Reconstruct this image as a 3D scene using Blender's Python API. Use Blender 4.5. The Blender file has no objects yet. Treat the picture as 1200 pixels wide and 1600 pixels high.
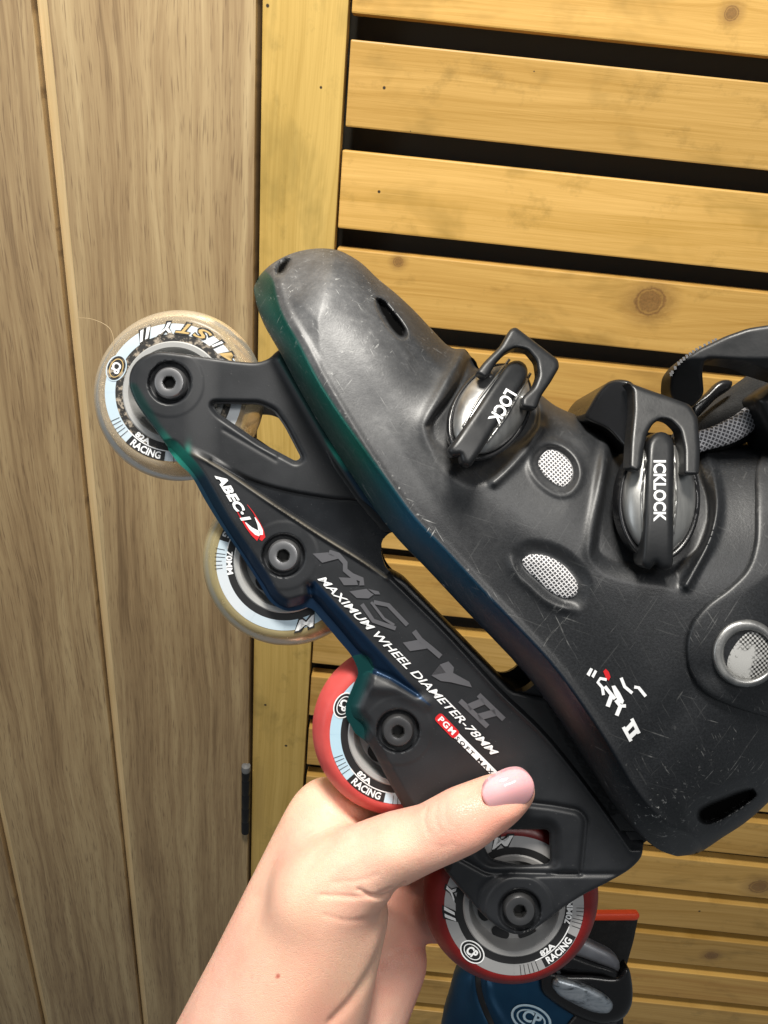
import bpy, bmesh, math, random
import numpy as np
from mathutils import Matrix, Vector

random.seed(4); np.random.seed(4)
SC = bpy.context.scene
COL = SC.collection

# ------------------------------------------------------------------ camera, world, lamps, exposure
F = 1155.0                       # focal length in pixels of the 1200x1600 frame
D0 = 1155.0                      # distance of the held skate's middle plane, same unit
S = 0.304 / D0                   # metres per unit  (a 70 mm wheel spans 266 units)
TH = math.radians(27.6)
CAMH = 1.45
fw = Vector((0, math.cos(TH), -math.sin(TH)))
R0 = Vector((1, 0, 0)); U0 = Vector((0, math.sin(TH), math.cos(TH)))
XC = (R0 * .9946 + U0 * .104).normalized(); YC = (U0 * .9946 - R0 * .104).normalized()
CM = Matrix(((XC.x, YC.x, -fw.x, 0), (XC.y, YC.y, -fw.y, 0), (XC.z, YC.z, -fw.z, CAMH), (0, 0, 0, 1)))
cam = bpy.data.cameras.new("camera"); camo = bpy.data.objects.new("camera", cam); COL.objects.link(camo)
camo.matrix_world = CM
cam.sensor_fit = 'VERTICAL'; cam.sensor_height = 36; cam.lens = 36 * F / 1600
cam.clip_start = .02; cam.clip_end = 50
SC.camera = camo

W = bpy.data.worlds.new("World"); SC.world = W; W.use_nodes = True
bg = W.node_tree.nodes['Background']; bg.inputs[0].default_value = (.88, .95, 1.0, 1); bg.inputs[1].default_value = .13

def area(name, loc, target, size, power, col, sy=None):
    l = bpy.data.lights.new(name, 'AREA'); l.energy = power; l.color = col
    l.shape = 'RECTANGLE'; l.size = size; l.size_y = sy or size
    o = bpy.data.objects.new(name, l); COL.objects.link(o)
    o.location = loc
    o.rotation_euler = (Vector(target) - Vector(loc)).to_track_quat('-Z', 'Y').to_euler()
    return o
area("ceiling_lamp", (-.12, .10, 2.45), (-.05, .62, 1.2), .30, 26, (1, .955, .875), .22)
area("ceiling_lamp_behind", (.55, -.85, 2.55), (0, .4, 1.2), .7, 8.0, (1, .97, .93), .4)

area("window_light_left", (-1.15, -.25, 1.50), (0, .27, 1.3), .35, 2.6, (.90, .96, 1), .9)

vs = SC.view_settings
vs.view_transform = 'Standard'; vs.look = 'None'; vs.exposure = 0.22; vs.gamma = 1; vs.use_curve_mapping = False
SC.cycles.use_denoising = True
SC.cycles.max_bounces = 8; SC.cycles.transmission_bounces = 6

# ------------------------------------------------------------------ shader helpers
class NT:
    def __init__(s, name):
        s.m = bpy.data.materials.new(name); s.m.use_nodes = True
        s.t = s.m.node_tree; s.b = s.t.nodes['Principled BSDF']
    def n(s, typ, ins=None, **kw):
        nd = s.t.nodes.new('ShaderNode' + typ)
        for k, v in kw.items(): setattr(nd, k, v)
        for k, v in (ins or {}).items(): s.put(nd.inputs[k], v)
        return nd
    def put(s, sock, v):
        if isinstance(v, bpy.types.NodeSocket): s.t.links.new(v, sock)
        elif isinstance(v, bpy.types.Node): s.t.links.new(v.outputs[0], sock)
        else:
            if sock.type == 'RGBA' and len(v) == 3: v = (*v, 1)
            sock.default_value = v
    def P(s, **kw):
        for k, v in kw.items(): s.put(s.b.inputs[k.replace('_', ' ')], v)
    def math(s, op, a, b=0.0, c=None, clamp=False):
        d = {0: a, 1: b}
        if c is not None: d[2] = c
        return s.n('Math', d, operation=op, use_clamp=clamp).outputs[0]
    def mix(s, f, a, b, mode='MIX'):
        nd = s.n('Mix', data_type='RGBA', blend_type=mode)
        s.put(nd.inputs[0], f); s.put(nd.inputs[6], a); s.put(nd.inputs[7], b)
        return nd.outputs[2]
    def ramp(s, f, stops, interp='LINEAR'):
        nd = s.n('ValToRGB', {0: f}); cr = nd.color_ramp; cr.interpolation = interp
        while len(cr.elements) < len(stops): cr.elements.new(.5)
        for e, (p, c) in zip(cr.elements, stops):
            e.position = p; e.color = (*c, 1) if len(c) == 3 else c
        return nd.outputs[0]
    def rng(s, v, a, b, c=0.0, d=1.0):
        return s.n('MapRange', {0: v, 1: a, 2: b, 3: c, 4: d}).outputs[0]
    def obj(s, scale=(1, 1, 1), rot=(0, 0, 0), loc=(0, 0, 0), v=None):
        if v is None: v = s.n('TexCoord').outputs['Object']
        return s.n('Mapping', {0: v, 'Scale': scale, 'Rotation': rot, 'Location': loc}).outputs[0]
    def noise(s, v, scale, detail=4, rough=.55, dist=0.0):
        return s.n('TexNoise', {'Vector': v, 'Scale': scale, 'Detail': detail, 'Roughness': rough, 'Distortion': dist}).outputs[0]
    def bump(s, h, strength, dist=.001, normal=None):
        i = {'Strength': strength, 'Distance': dist, 'Height': h}
        if normal is not None: i['Normal'] = normal
        return s.n('Bump', i).outputs[0]
    def attr(s, a): return s.n('Attribute', attribute_name=a).outputs['Fac']

def simple(name, col, rough=.5, metal=0.0, bump=None, **kw):
    m = NT(name); m.P(Base_Color=col, Roughness=rough, Metallic=metal, **kw)
    if bump:
        v = m.obj(); nz = m.noise(v, bump[0], 3)
        m.P(Normal=m.bump(nz, bump[1], bump[2] if len(bump) > 2 else .0003))
        m.P(Roughness=m.rng(m.noise(v, bump[0] * .15, 4), .3, .7, rough * .85, rough * 1.15))
    return m.m

# wood boards; local x runs along the board, z across it. knots: (x, z, radius)
def wood_mat(name, light, dark, knots=(), nails=(), seed=0.0, rough=.38, along='X', mottle=.35):
    m = NT(name)
    tc = m.n('TexCoord').outputs['Object']
    sep = m.n('SeparateXYZ', {0: tc})
    x, z = (sep.outputs[0], sep.outputs[2]) if along == 'X' else (sep.outputs[2], sep.outputs[0])
    off = m.n('CombineXYZ', {0: x, 1: seed, 2: z}).outputs[0]
    # wandering grain
    low = m.noise(m.obj((2.2, 1, 9), v=off), 1.0, 2)
    zz = m.math('ADD', z, m.math('MULTIPLY', m.math('SUBTRACT', low, .5), .05))
    kmask = None
    for (kx, kz, kr) in knots:
        dx = m.math('SUBTRACT', x, kx); dz = m.math('SUBTRACT', z, kz)
        d = m.math('SQRT', m.math('ADD', m.math('MULTIPLY', m.math('MULTIPLY', dx, dx), .45), m.math('MULTIPLY', dz, dz)))
        infl = m.math('DIVIDE', m.math('MULTIPLY', dz, kr * kr * 2.2), m.math('ADD', m.math('MULTIPLY', d, d), kr * kr))
        zz = m.math('SUBTRACT', zz, infl)
        dn = m.math('ADD', m.math('SQRT', m.math('ADD', m.math('MULTIPLY', m.math('MULTIPLY', dx, dx), .8), m.math('MULTIPLY', dz, dz))),
                    m.math('MULTIPLY', m.math('SUBTRACT', m.noise(off, 160, 3), .5), kr * .5))
        core = m.rng(dn, kr * 1.1, kr * .8)
        halo = m.math('MULTIPLY', m.rng(dn, kr * 2.6, kr * .9), .45)
        ring = m.math('MULTIPLY', m.math('SUBTRACT', 1.0, m.math('ABSOLUTE', m.rng(dn, kr * .75, kr * 1.35, -1, 1))), .8, clamp=True)
        k = m.math('MAXIMUM', m.math('MAXIMUM', m.math('MULTIPLY', core, .72), halo), ring, clamp=True)
        kmask = k if kmask is None else m.math('MAXIMUM', kmask, k)
    g = m.n('CombineXYZ', {0: m.math('MULTIPLY', x, 1.6), 1: seed, 2: m.math('MULTIPLY', zz, 60.0)}).outputs[0]
    grain = m.noise(g, 1.0, 3, .6, .3)
    wide = m.noise(m.n('CombineXYZ', {0: m.math('MULTIPLY', x, 2.0), 1: seed + 7, 2: m.math('MULTIPLY', zz, 16.0)}).outputs[0], 1.0, 2, .5, .2)
    fib = m.noise(m.n('CombineXYZ', {0: m.math('MULTIPLY', x, 14.0), 1: seed, 2: m.math('MULTIPLY', z, 1000.0)}).outputs[0], 1.0, 3, .6)
    bl = m.noise(m.obj((9, 1, 16), v=off), 1.0, 4, .6, .4)
    rings = m.noise(m.n('CombineXYZ', {0: m.math('MULTIPLY', x, 2.2), 1: seed + 21, 2: m.math('MULTIPLY', zz, 260.0)}).outputs[0], 1.0, 3, .55, .15)
    t = m.math('ADD', m.math('MULTIPLY', m.rng(grain, .36, .66), .36), m.math('MULTIPLY', m.rng(fib, .35, .65), .22))
    t = m.math('ADD', t, m.math('MULTIPLY', m.rng(rings, .44, .70), .34))
    t = m.math('ADD', t, m.math('MULTIPLY', m.rng(wide, .35, .65), .24))
    t = m.math('ADD', t, m.math('MULTIPLY', m.math('SUBTRACT', bl, .5), mottle), clamp=True)
    col = m.mix(t, light, dark)
    gr = (dark[0] * .55, dark[1] * .62, dark[2] * .7)
    col = m.mix(m.rng(bl, .54, .72, 0, .55), col, gr)
    dirt = m.noise(m.obj((22, 1, 30), v=off, loc=(3, 0, 1)), 1.0, 5, .7)
    col = m.mix(m.rng(dirt, .58, .75, 0, .45), col, (dark[0] * .5, dark[1] * .55, dark[2] * .6))
    if kmask is not None: col = m.mix(kmask, col, m.mix(m.rng(m.noise(off, 500, 4, .7), .35, .65), (.20, .085, .028), (.075, .032, .012)))
    for (nx, nz, nr) in nails:
        dx = m.math('SUBTRACT', x, nx); dz = m.math('SUBTRACT', z, nz)
        d = m.math('SQRT', m.math('ADD', m.math('MULTIPLY', dx, dx), m.math('MULTIPLY', dz, dz)))
        col = m.mix(m.rng(d, nr * 1.2, nr * .7), col, (.03, .02, .01))
    m.P(Base_Color=col, Roughness=m.rng(t, 0, 1, rough, rough * 1.35),
        Normal=m.bump(m.math('ADD', fib, grain), .25, .0004))
    m.b.inputs['Coat Weight'].default_value = .25; m.b.inputs['Coat Roughness'].default_value = .35
    return m.m

# ------------------------------------------------------------------ geometry helpers
def unproj(P, Z, D=D0):
    """image-aligned coordinates (units) -> metres in the camera's axes; Z towards the camera"""
    P = np.asarray(P, float); Z = np.broadcast_to(np.asarray(Z, float), P.shape[:1])
    k = (D - np.maximum(Z, 0)) / F
    return np.stack([(P[:, 0] - 600) * k, (800 - P[:, 1]) * k, Z - D], 1) * S

def new_mesh(name, V, faces, mat, parent=None, smooth=True, sharp=None, attrs=None):
    me = bpy.data.meshes.new(name)
    V = np.asarray(V, float)
    if isinstance(faces, np.ndarray):
        me.vertices.add(len(V)); me.vertices.foreach_set('co', V.ravel())
        k = faces.shape[1]
        me.loops.add(faces.size); me.loops.foreach_set('vertex_index', faces.ravel().astype(np.int32))
        me.polygons.add(len(faces)); me.polygons.foreach_set('loop_start', np.arange(0, faces.size, k, dtype=np.int32))
        me.update(calc_edges=True); me.validate()
    else:
        me.from_pydata([tuple(v) for v in V], [], [tuple(f) for f in faces]); me.update()
    if attrs:
        for k, a in attrs.items():
            at = me.attributes.new(k, 'FLOAT', 'POINT'); at.data.foreach_set('value', np.asarray(a, np.float32))
    if smooth and len(me.polygons):
        me.polygons.foreach_set('use_smooth', [True] * len(me.polygons))
        if sharp: me.set_sharp_from_angle(angle=math.radians(sharp))
    if mat:
        for mm in (mat if isinstance(mat, (list, tuple)) else [mat]): me.materials.append(mm)
    o = bpy.data.objects.new(name, me); COL.objects.link(o)
    if parent: o.parent = parent
    return o

def catmull(pts, step=5.0, closed=True):
    P = np.asarray(pts, float); n = len(P); out = []
    rngi = range(n) if closed else range(n - 1)
    for i in rngi:
        if closed: p0, p1, p2, p3 = P[i - 1], P[i], P[(i + 1) % n], P[(i + 2) % n]
        else: p0, p1, p2, p3 = P[max(i - 1, 0)], P[i], P[i + 1], P[min(i + 2, n - 1)]
        k = max(1, int(np.linalg.norm(p2 - p1) / step))
        # centripetal
        t1 = max(np.linalg.norm(p1 - p0), 1e-6) ** .5; t2 = t1 + max(np.linalg.norm(p2 - p1), 1e-6) ** .5
        t3 = t2 + max(np.linalg.norm(p3 - p2), 1e-6) ** .5
        for j in range(k):
            t = t1 + (t2 - t1) * j / k
            A1 = (t1 - t) / t1 * p0 + t / t1 * p1; A2 = (t2 - t) / (t2 - t1) * p1 + (t - t1) / (t2 - t1) * p2
            A3 = (t3 - t) / (t3 - t2) * p2 + (t - t2) / (t3 - t2) * p3
            B1 = (t2 - t) / t2 * A1 + t / t2 * A2; B2 = (t3 - t) / (t3 - t1) * A2 + (t - t1) / (t3 - t1) * A3
            out.append((t2 - t) / (t2 - t1) * B1 + (t - t1) / (t2 - t1) * B2)
    if not closed: out.append(P[-1])
    return np.array(out)

def dist_line(P, pts, closed=False):
    P = np.asarray(P, float); best = np.full(len(P), 1e18)
    n = len(pts)
    for i in range(n if closed else n - 1):
        a = pts[i]; b = pts[(i + 1) % n]; ab = b - a; L = max(ab @ ab, 1e-9)
        t = np.clip(((P - a) @ ab) / L, 0, 1)
        d = P - a - t[:, None] * ab
        best = np.minimum(best, np.einsum('ij,ij->i', d, d))
    return np.sqrt(best)

def sd_poly(P, poly):
    P = np.asarray(P, float); d = dist_line(P, poly, True); ins = np.zeros(len(P), bool)
    x, y = P[:, 0], P[:, 1]; n = len(poly)
    for i in range(n):
        x1, y1 = poly[i]; x2, y2 = poly[(i + 1) % n]
        if y1 == y2: continue
        c = ((y1 > y) != (y2 > y)) & (x < (x2 - x1) * (y - y1) / (y2 - y1) + x1)
        ins ^= c
    return np.where(ins, -d, d)

def round_poly(pts, r=6, k=4):
    P = np.asarray(pts, float); out = []; n = len(P)
    for i in range(n):
        a, b, c = P[i - 1], P[i], P[(i + 1) % n]
        u = a - b; v = c - b; lu = np.linalg.norm(u); lv = np.linalg.norm(v)
        q = min(r, lu * .45, lv * .45); p0 = b + u / lu * q; p2 = b + v / lv * q
        for j in range(k + 1):
            t = j / k; out.append((1 - t) ** 2 * p0 + 2 * t * (1 - t) * b + t * t * p2)
    return np.array(out)

def ss(x): x = np.clip(x, 0, 1); return x * x * (3 - 2 * x)
def circ(t): t = np.clip(t, 0, 1); return np.sqrt(np.maximum(0, 1 - (1 - t) ** 2))
def gauss(P, c, r, ry=None, ang=0):
    d = np.asarray(P) - np.array(c); a = math.radians(ang)
    u = d[:, 0] * math.cos(a) + d[:, 1] * math.sin(a); v = -d[:, 0] * math.sin(a) + d[:, 1] * math.cos(a)
    return np.exp(-((u / r) ** 2 + (v / (ry or r)) ** 2))
def ell(c, a, b, ang=0, n=40):
    t = np.linspace(0, 2 * math.pi, n, endpoint=False); g = math.radians(ang)
    u, v = a * np.cos(t), b * np.sin(t)
    return np.stack([c[0] + u * math.cos(g) - v * math.sin(g), c[1] + u * math.sin(g) + v * math.cos(g)], 1)

def relief(name, outline, zf, zb, mat, parent=None, holes=(), step=2.6, D=D0, sharp=68, attrs=None, place=None):
    """solid with outline in the image-aligned plane, front surface zf(P,d), back zb(P,d)"""
    lo = outline.min(0) - step * 2; hi = outline.max(0) + step * 2
    xs = np.arange(lo[0], hi[0], step); ys = np.arange(lo[1], hi[1], step)
    nx, ny = len(xs), len(ys)
    G = np.stack(np.meshgrid(xs, ys), -1).reshape(-1, 2)
    def sdf(P):
        s = sd_poly(P, outline)
        for h in holes: s = np.maximum(s, -sd_poly(P, h))
        return s
    s = sdf(G); gi = s.reshape(ny, nx)
    ins = gi < 0
    cell = ins[:-1, :-1] | ins[1:, :-1] | ins[:-1, 1:] | ins[1:, 1:]
    I, J = np.nonzero(cell); v = lambda i, j: i * nx + j
    Q = np.stack([v(I, J), v(I + 1, J), v(I + 1, J + 1), v(I, J + 1)], 1)
    used = np.unique(Q)
    out = used[s[used] >= 0]; P = G[out].copy()
    for _ in range(4):
        e = .3; d = sdf(P)
        gx = (sdf(P + [e, 0]) - sdf(P - [e, 0])) / (2 * e); gy = (sdf(P + [0, e]) - sdf(P - [0, e])) / (2 * e)
        L = np.maximum(gx * gx + gy * gy, .25)
        P[:, 0] -= d * gx / L; P[:, 1] -= d * gy / L
    G[out] = P; s[out] = 0
    idx = np.full(nx * ny, -1); idx[used] = np.arange(len(used)); Q = idx[Q]
    PP = G[used]; dd = np.maximum(-s[used], 0)
    zF = zf(PP, dd); zB = zb(PP, dd)
    VF = unproj(PP, zF, D); n = len(PP)
    # back: same real x,y as at the front edge plane, mirrored in depth
    k = (D - np.maximum(zf(PP, dd * 0), 0)) / F
    VB = np.stack([(PP[:, 0] - 600) * k, (800 - PP[:, 1]) * k, zB - D], 1) * S
    E = np.concatenate([Q[:, [0, 1]], Q[:, [1, 2]], Q[:, [2, 3]], Q[:, [3, 0]]])
    key = np.sort(E, 1); kk = key[:, 0].astype(np.int64) * (n + 1) + key[:, 1]
    u, inv, cnt = np.unique(kk, return_inverse=True, return_counts=True)
    be = E[cnt[inv] == 1]
    sk = np.stack([be[:, 1], be[:, 0], be[:, 0] + n, be[:, 1] + n], 1)
    faces = np.concatenate([Q, Q[:, ::-1] + n, sk])
    V = np.concatenate([VF, VB])
    at = None
    if attrs: at = {kx: np.concatenate([f(PP, dd)] * 2) for kx, f in attrs.items()}
    if place is not None: V = place(V)
    return new_mesh(name, V, faces, mat, parent, sharp=sharp, attrs=at)

def const(z): return lambda P, d: np.full(len(P), float(z))
def plate(z, bev=6, drop=None):
    return lambda P, d: z - bev * (1 - circ(d / (bev + 1e-6)))

def decal(name, polys, z, mat, parent, D=D0, lift=.5, thick=.6):
    """thin printed shapes; z number or function(P)"""
    V = []; Fc = []
    bm = bmesh.new()
    for poly in polys:
        poly = np.asarray(poly, float)
        if len(poly) > 2: bm.faces.new([bm.verts.new((p[0], p[1], 0)) for p in poly])
    bmesh.ops.triangulate(bm, faces=bm.faces[:])
    if callable(z):
        for _ in range(5):
            es = [e for e in bm.edges if e.calc_length() > 9]
            if not es: break
            bmesh.ops.subdivide_edges(bm, edges=es, cuts=1); bmesh.ops.triangulate(bm, faces=bm.faces[:])
    bm.verts.index_update()
    P = np.array([(v.co.x, v.co.y) for v in bm.verts]); fs = [[v.index for v in f.verts] for f in bm.faces]; bm.free()
    Z = (z(P) if callable(z) else np.full(len(P), float(z))) + lift
    V = unproj(P, Z, D)
    # all faces towards the camera
    out = []
    for f in fs:
        a, b, c = V[f[0]], V[f[1]], V[f[2]]
        out.append(f if np.cross(b - a, c - a)[2] > 0 else f[::-1])
    return new_mesh(name, V, out, mat, parent, smooth=False)

def stroke(pts, w, cap=0):
    """polyline to a ribbon polygon"""
    P = np.asarray(pts, float); L = []; R = []
    for i in range(len(P)):
        a = P[max(i - 1, 0)]; b = P[min(i + 1, len(P) - 1)]; t = (b - a) / np.linalg.norm(b - a); nrm = np.array([-t[1], t[0]])
        ww = w[i] if isinstance(w, (list, tuple)) else w
        L.append(P[i] + nrm * ww / 2); R.append(P[i] - nrm * ww / 2)
    return np.array(L + R[::-1])

_tc = {}
def text2d(txt, size=1.0, bold=0.0, shear=0.0, spacing=1.0):
    key = (txt, bold, shear, spacing)
    if key not in _tc:
        cu = bpy.data.curves.new('t', 'FONT'); cu.body = txt; cu.size = 1; cu.offset = bold; cu.shear = shear
        cu.space_character = spacing; cu.resolution_u = 3; cu.fill_mode = 'BOTH' if False else cu.fill_mode
        o = bpy.data.objects.new('t', cu); COL.objects.link(o)
        dg = bpy.context.evaluated_depsgraph_get(); me = bpy.data.meshes.new_from_object(o.evaluated_get(dg))
        V = np.array([v.co[:2] for v in me.vertices]).reshape(-1, 2); fs = [list(p.vertices) for p in me.polygons]
        bpy.data.objects.remove(o); bpy.data.meshes.remove(me); bpy.data.curves.remove(cu)
        _tc[key] = (V, fs)
    V, fs = _tc[key]
    return V * size, fs

def text_obj(name, txt, pos, ang, size, z, mat, parent, D=D0, bold=.02, shear=0.0, spacing=1.0, width=None, arc=None, lift=.6):
    """straight: pos start of the baseline, ang in image (clockwise, y down). arc=(cx,cy,R,phi0): runs counter-clockwise, tops inward"""
    V, fs = text2d(txt, size, bold, shear, spacing)
    V = V.copy()
    if width: V[:, 0] *= width / (V[:, 0].max() - V[:, 0].min())
    if arc:
        cx, cy, R, p0 = arc
        V[:, 0] -= (V[:, 0].max() + V[:, 0].min()) / 2
        ph = math.radians(p0) - V[:, 0] / R; r = R - V[:, 1]
        P = np.stack([cx + r * np.cos(ph), cy + r * np.sin(ph)], 1)
    else:
        a = math.radians(ang)
        P = np.stack([pos[0] + V[:, 0] * math.cos(a) + V[:, 1] * math.sin(a), pos[1] + V[:, 0] * math.sin(a) - V[:, 1] * math.cos(a)], 1)
    Z = (z(P) if callable(z) else np.full(len(P), float(z))) + lift
    X = unproj(P, Z, D)
    return new_mesh(name, X, [f if np.cross(X[f[1]] - X[f[0]], X[f[2]] - X[f[0]])[2] > 0 else f[::-1] for f in fs], mat, parent, smooth=False)

def lathe(name, prof, mat, parent, seg=96, center=(0, 0, 0), closed=True, M=None):
    """prof: list of (r, z) metres round local z"""
    n = len(prof); V = []; fs = []
    for i in range(seg):
        a = 2 * math.pi * i / seg
        for r, z in prof: V.append((center[0] + r * math.cos(a), center[1] + r * math.sin(a), center[2] + z))
    for i in range(seg):
        j = (i + 1) % seg
        for k in range(n if closed else n - 1):
            l = (k + 1) % n
            fs.append((i * n + k, j * n + k, j * n + l, i * n + l))
    return new_mesh(name, V, fs, mat, parent, sharp=35)

def box(name, x0, x1, y0, y1, z0, z1, mat, parent=None, bev=.0015, origin=None):
    o0 = Vector(origin or (0, 0, 0))
    bm = bmesh.new(); bmesh.ops.create_cube(bm, size=1)
    for v in bm.verts:
        v.co = Vector((x0 + (v.co.x + .5) * (x1 - x0), y0 + (v.co.y + .5) * (y1 - y0), z0 + (v.co.z + .5) * (z1 - z0))) - o0
    if bev: bmesh.ops.bevel(bm, geom=bm.edges[:], offset=bev, segments=2, affect='EDGES', profile=.6)
    me = bpy.data.meshes.new(name); bm.to_mesh(me); bm.free(); me.materials.append(mat)
    o = bpy.data.objects.new(name, me); COL.objects.link(o); o.location = o0
    if parent: o.parent = parent
    return o

def root(name, label, cat, M=None, group=None):
    o = bpy.data.objects.new(name, None); COL.objects.link(o); o.empty_display_size = .05
    if M is not None: o.matrix_world = M
    o['label'] = label; o['category'] = cat
    if group: o['group'] = group
    return o
def tag(o, label, cat, kind=None):
    o['label'] = label; o['category'] = cat
    if kind: o['kind'] = kind

# ------------------------------------------------------------------ slatted wooden panel
YW = .75
LIGHT = (.74, .455, .135); DARK = (.46, .245, .042)
wall = root('slatted_panel', 'varnished yellow pine slatted panel with dark gaps between its horizontal boards', 'slatted panel', Matrix.Translation((0, YW, CAMH)))
tops = [.148, .0616, -.0248, -.111, -.1985, -.286, -.373, -.4603, -.5555, -.646, -.737, -.828, -.918, -1.007, -1.097, -1.188, -1.280, -1.372, -1.463]
XS0, XS1 = -.0715, .95
knots = {0: [(.2453, .1078, .0048)], 3: [(.2389, -.1303, .0118), (-.0116, -.1179, .0040), (.372, -.158, .011)], 8: [(.112, -.585, .007)],
         7: [(.14, -.50, .008)], 12: [(.62, -.96, .012)], 14: [(.60, -1.135, .008)], 5: [(.3, -.31, .01)]}
nails = {1: [(-.0389, .0278, .0014), (-.012, -.004, .0005), (.09, .052, .0006)], 2: [(-.0359, -.0569, .0014)], 9: [(-.04, -.68, .0015)], 13: [(.55, -1.03, .0018), (.47, -.96, .0016)], 3: [(-.037, -.139, .0014)]}
for i, zt in enumerate(tops):
    h = .068 + random.uniform(-.001, .001)
    zc = zt - h / 2
    rnd = random.Random(i)
    tint = rnd.uniform(.84, 1.06); warm = rnd.uniform(.9, 1.05)
    if i == 3: tint, warm = .93, .98
    kn = [(kx, kz - zc, kr) for kx, kz, kr in knots.get(i, [])]; nl = [(a, b - zc, c) for a, b, c in nails.get(i, [])]
    mt = wood_mat('pine_slat', tuple(np.array(LIGHT) * tint * [1, 1, warm]), tuple(np.array(DARK) * tint * [1, warm, 1]), kn, nl, seed=i * 3.7)
    s = box('slat', XS0 + rnd.uniform(-.0012, .0008), XS1, 0, .019, -h / 2, h / 2, mt, wall, bev=.0014)
    s.location = (0, .003, zc)
mt = wood_mat('pine_post', (.66, .45, .135), (.43, .27, .055), [], [(.079, -.032, .0015), (.0229, .0165, .0012), (-.70, -.02, .0018), (-.77, .01, .002)], seed=55, along='Z', mottle=.25)
p = box('post', -.0365, .0365, 0, .022, -1.9, 1.0, mt, wall, bev=.0014); p.location = (-.1110, -.0005, 0)
dark = simple('black_backing', (.06, .053, .04), .8)
b = box('backing_board', -.16, XS1, .045, .050, -1.8, .5, dark, wall, bev=0)

# ------------------------------------------------------------------ wooden door with grooves
def door_mat(name, seed):
    m = NT(name)
    tc = m.n('TexCoord').outputs['Object']; sep = m.n('SeparateXYZ', {0: tc}); x, z = sep.outputs[0], sep.outputs[2]
    low = m.noise(m.n('CombineXYZ', {0: m.math('MULTIPLY', x, 5.0), 1: seed, 2: m.math('MULTIPLY', z, 1.6)}).outputs[0], 1.0, 3, .55)
    xx = m.math('ADD', x, m.math('MULTIPLY', m.math('SUBTRACT', low, .5), .055))
    def st(fx, fz, det, dist=0.0, s2=0.0):
        return m.noise(m.n('CombineXYZ', {0: m.math('MULTIPLY', xx, fx), 1: seed + s2, 2: m.math('MULTIPLY', z, fz)}).outputs[0], 1.0, det, .6, dist)
    g1 = st(26, .9, 2, .3); g2 = st(110, 2.6, 4, .4, 3); g3 = st(520, 14, 3, 0, 5); wav = st(60, 5, 2, 1.2, 9)
    t = m.math('ADD', m.math('MULTIPLY', m.rng(g1, .38, .62), .40), m.math('MULTIPLY', m.rng(g2, .36, .66), .34))
    t = m.math('ADD', t, m.math('MULTIPLY', m.rng(wav, .4, .62), .14)); t = m.math('ADD', t, m.math('MULTIPLY', m.rng(g3, .35, .65), .16), clamp=True)
    col = m.ramp(t, [(0, (.52, .39, .21)), (.35, (.42, .30, .155)), (.65, (.32, .215, .107)), (1, (.18, .113, .054))])
    fleck = m.rng(st(700, 30, 2, 0, 17), .56, .68, 0, .6)
    col = m.mix(fleck, col, (.135, .08, .04))
    m.P(Base_Color=col, Roughness=.5, Normal=m.bump(m.math('ADD', g2, g3), .35, .0004))
    return m.m
door = root('wooden_door', 'brown oak-look door with pale vertical grooves beside the yellow slatted panel', 'door', Matrix.Translation((0, YW, CAMH)))
edges = [(-.3290, -.1510), (-.514, -.3425), (-.72, -.5275), (-.93, -.7335)]
for i, (a, b_) in enumerate(edges):
    box('door_board', a, b_, -.010, .024, -1.8, 1.0, door_mat('oak_veneer', i * 11.3), door, bev=.0012)
gm = NT('groove_wood'); v = gm.obj((60, 1, 3)); gm.P(Base_Color=gm.ramp(gm.noise(v, 3, 4), [(.3, (.62, .44, .21)), (.7, (.78, .58, .32))]), Roughness=.5)
for i in range(3):
    x1 = edges[i][0]; x0 = edges[i + 1][1]
    # a chamfered strip lying in the groove, rising to the right-hand board
    V = [(x0 + .0022, -.003, -1.8), (x1, -.0088, -1.8), (x1, .02, -1.8), (x0 + .0022, .02, -1.8)]
    V += [(a, b2, 1.0) for a, b2, c in V]
    new_mesh('door_groove', V, [(0, 1, 5, 4), (1, 2, 6, 5), (2, 3, 7, 6), (3, 0, 4, 7), (3, 2, 1, 0), (4, 5, 6, 7)], gm.m, door, smooth=False)
    new_mesh('groove_shadow_gap', [(x0, .018, -1.8), (x0 + .0022, .018, -1.8), (x0 + .0022, .018, 1), (x0, .018, 1)], [(0, 1, 2, 3)], dark, door, smooth=False)
blk = simple('black_metal', (.018, .018, .02), .4, .6)
hg = lathe('hinge', [(.0001, -.062), (.0062, -.062), (.0062, -.04), (.0056, -.0385), (.0062, -.037), (.0062, -.012), (.0056, -.0105), (.0062, -.009), (.0062, .016), (.0056, .0175), (.0062, .019),
                    (.0062, .044), (.0056, .0455), (.0062, .047), (.0062, .060), (.0045, .064), (.0001, .066)], blk, door, 24, closed=False)
hg.location = (-.1535, -.0135, -.874)
cap = lathe('hinge_cap', [(.0001, 0), (.0060, 0), (.0066, .003), (.0060, .010), (.0001, .012)], simple('grey_plastic', (.16, .16, .16), .5), hg, 24, closed=False)
cap.location = (0, 0, .062)

# ------------------------------------------------------------------ the held skate
MSK = CM @ Matrix.Identity(4)
ORG = Vector((0, 0, -D0 * S))
def skate_root(label, Mx, D): return root('inline_skate', label, 'inline skate', Mx)
skate = skate_root('black inline skate with teal-edged toe and mixed clear and red wheels, held in the hand', CM, D0)

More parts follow.
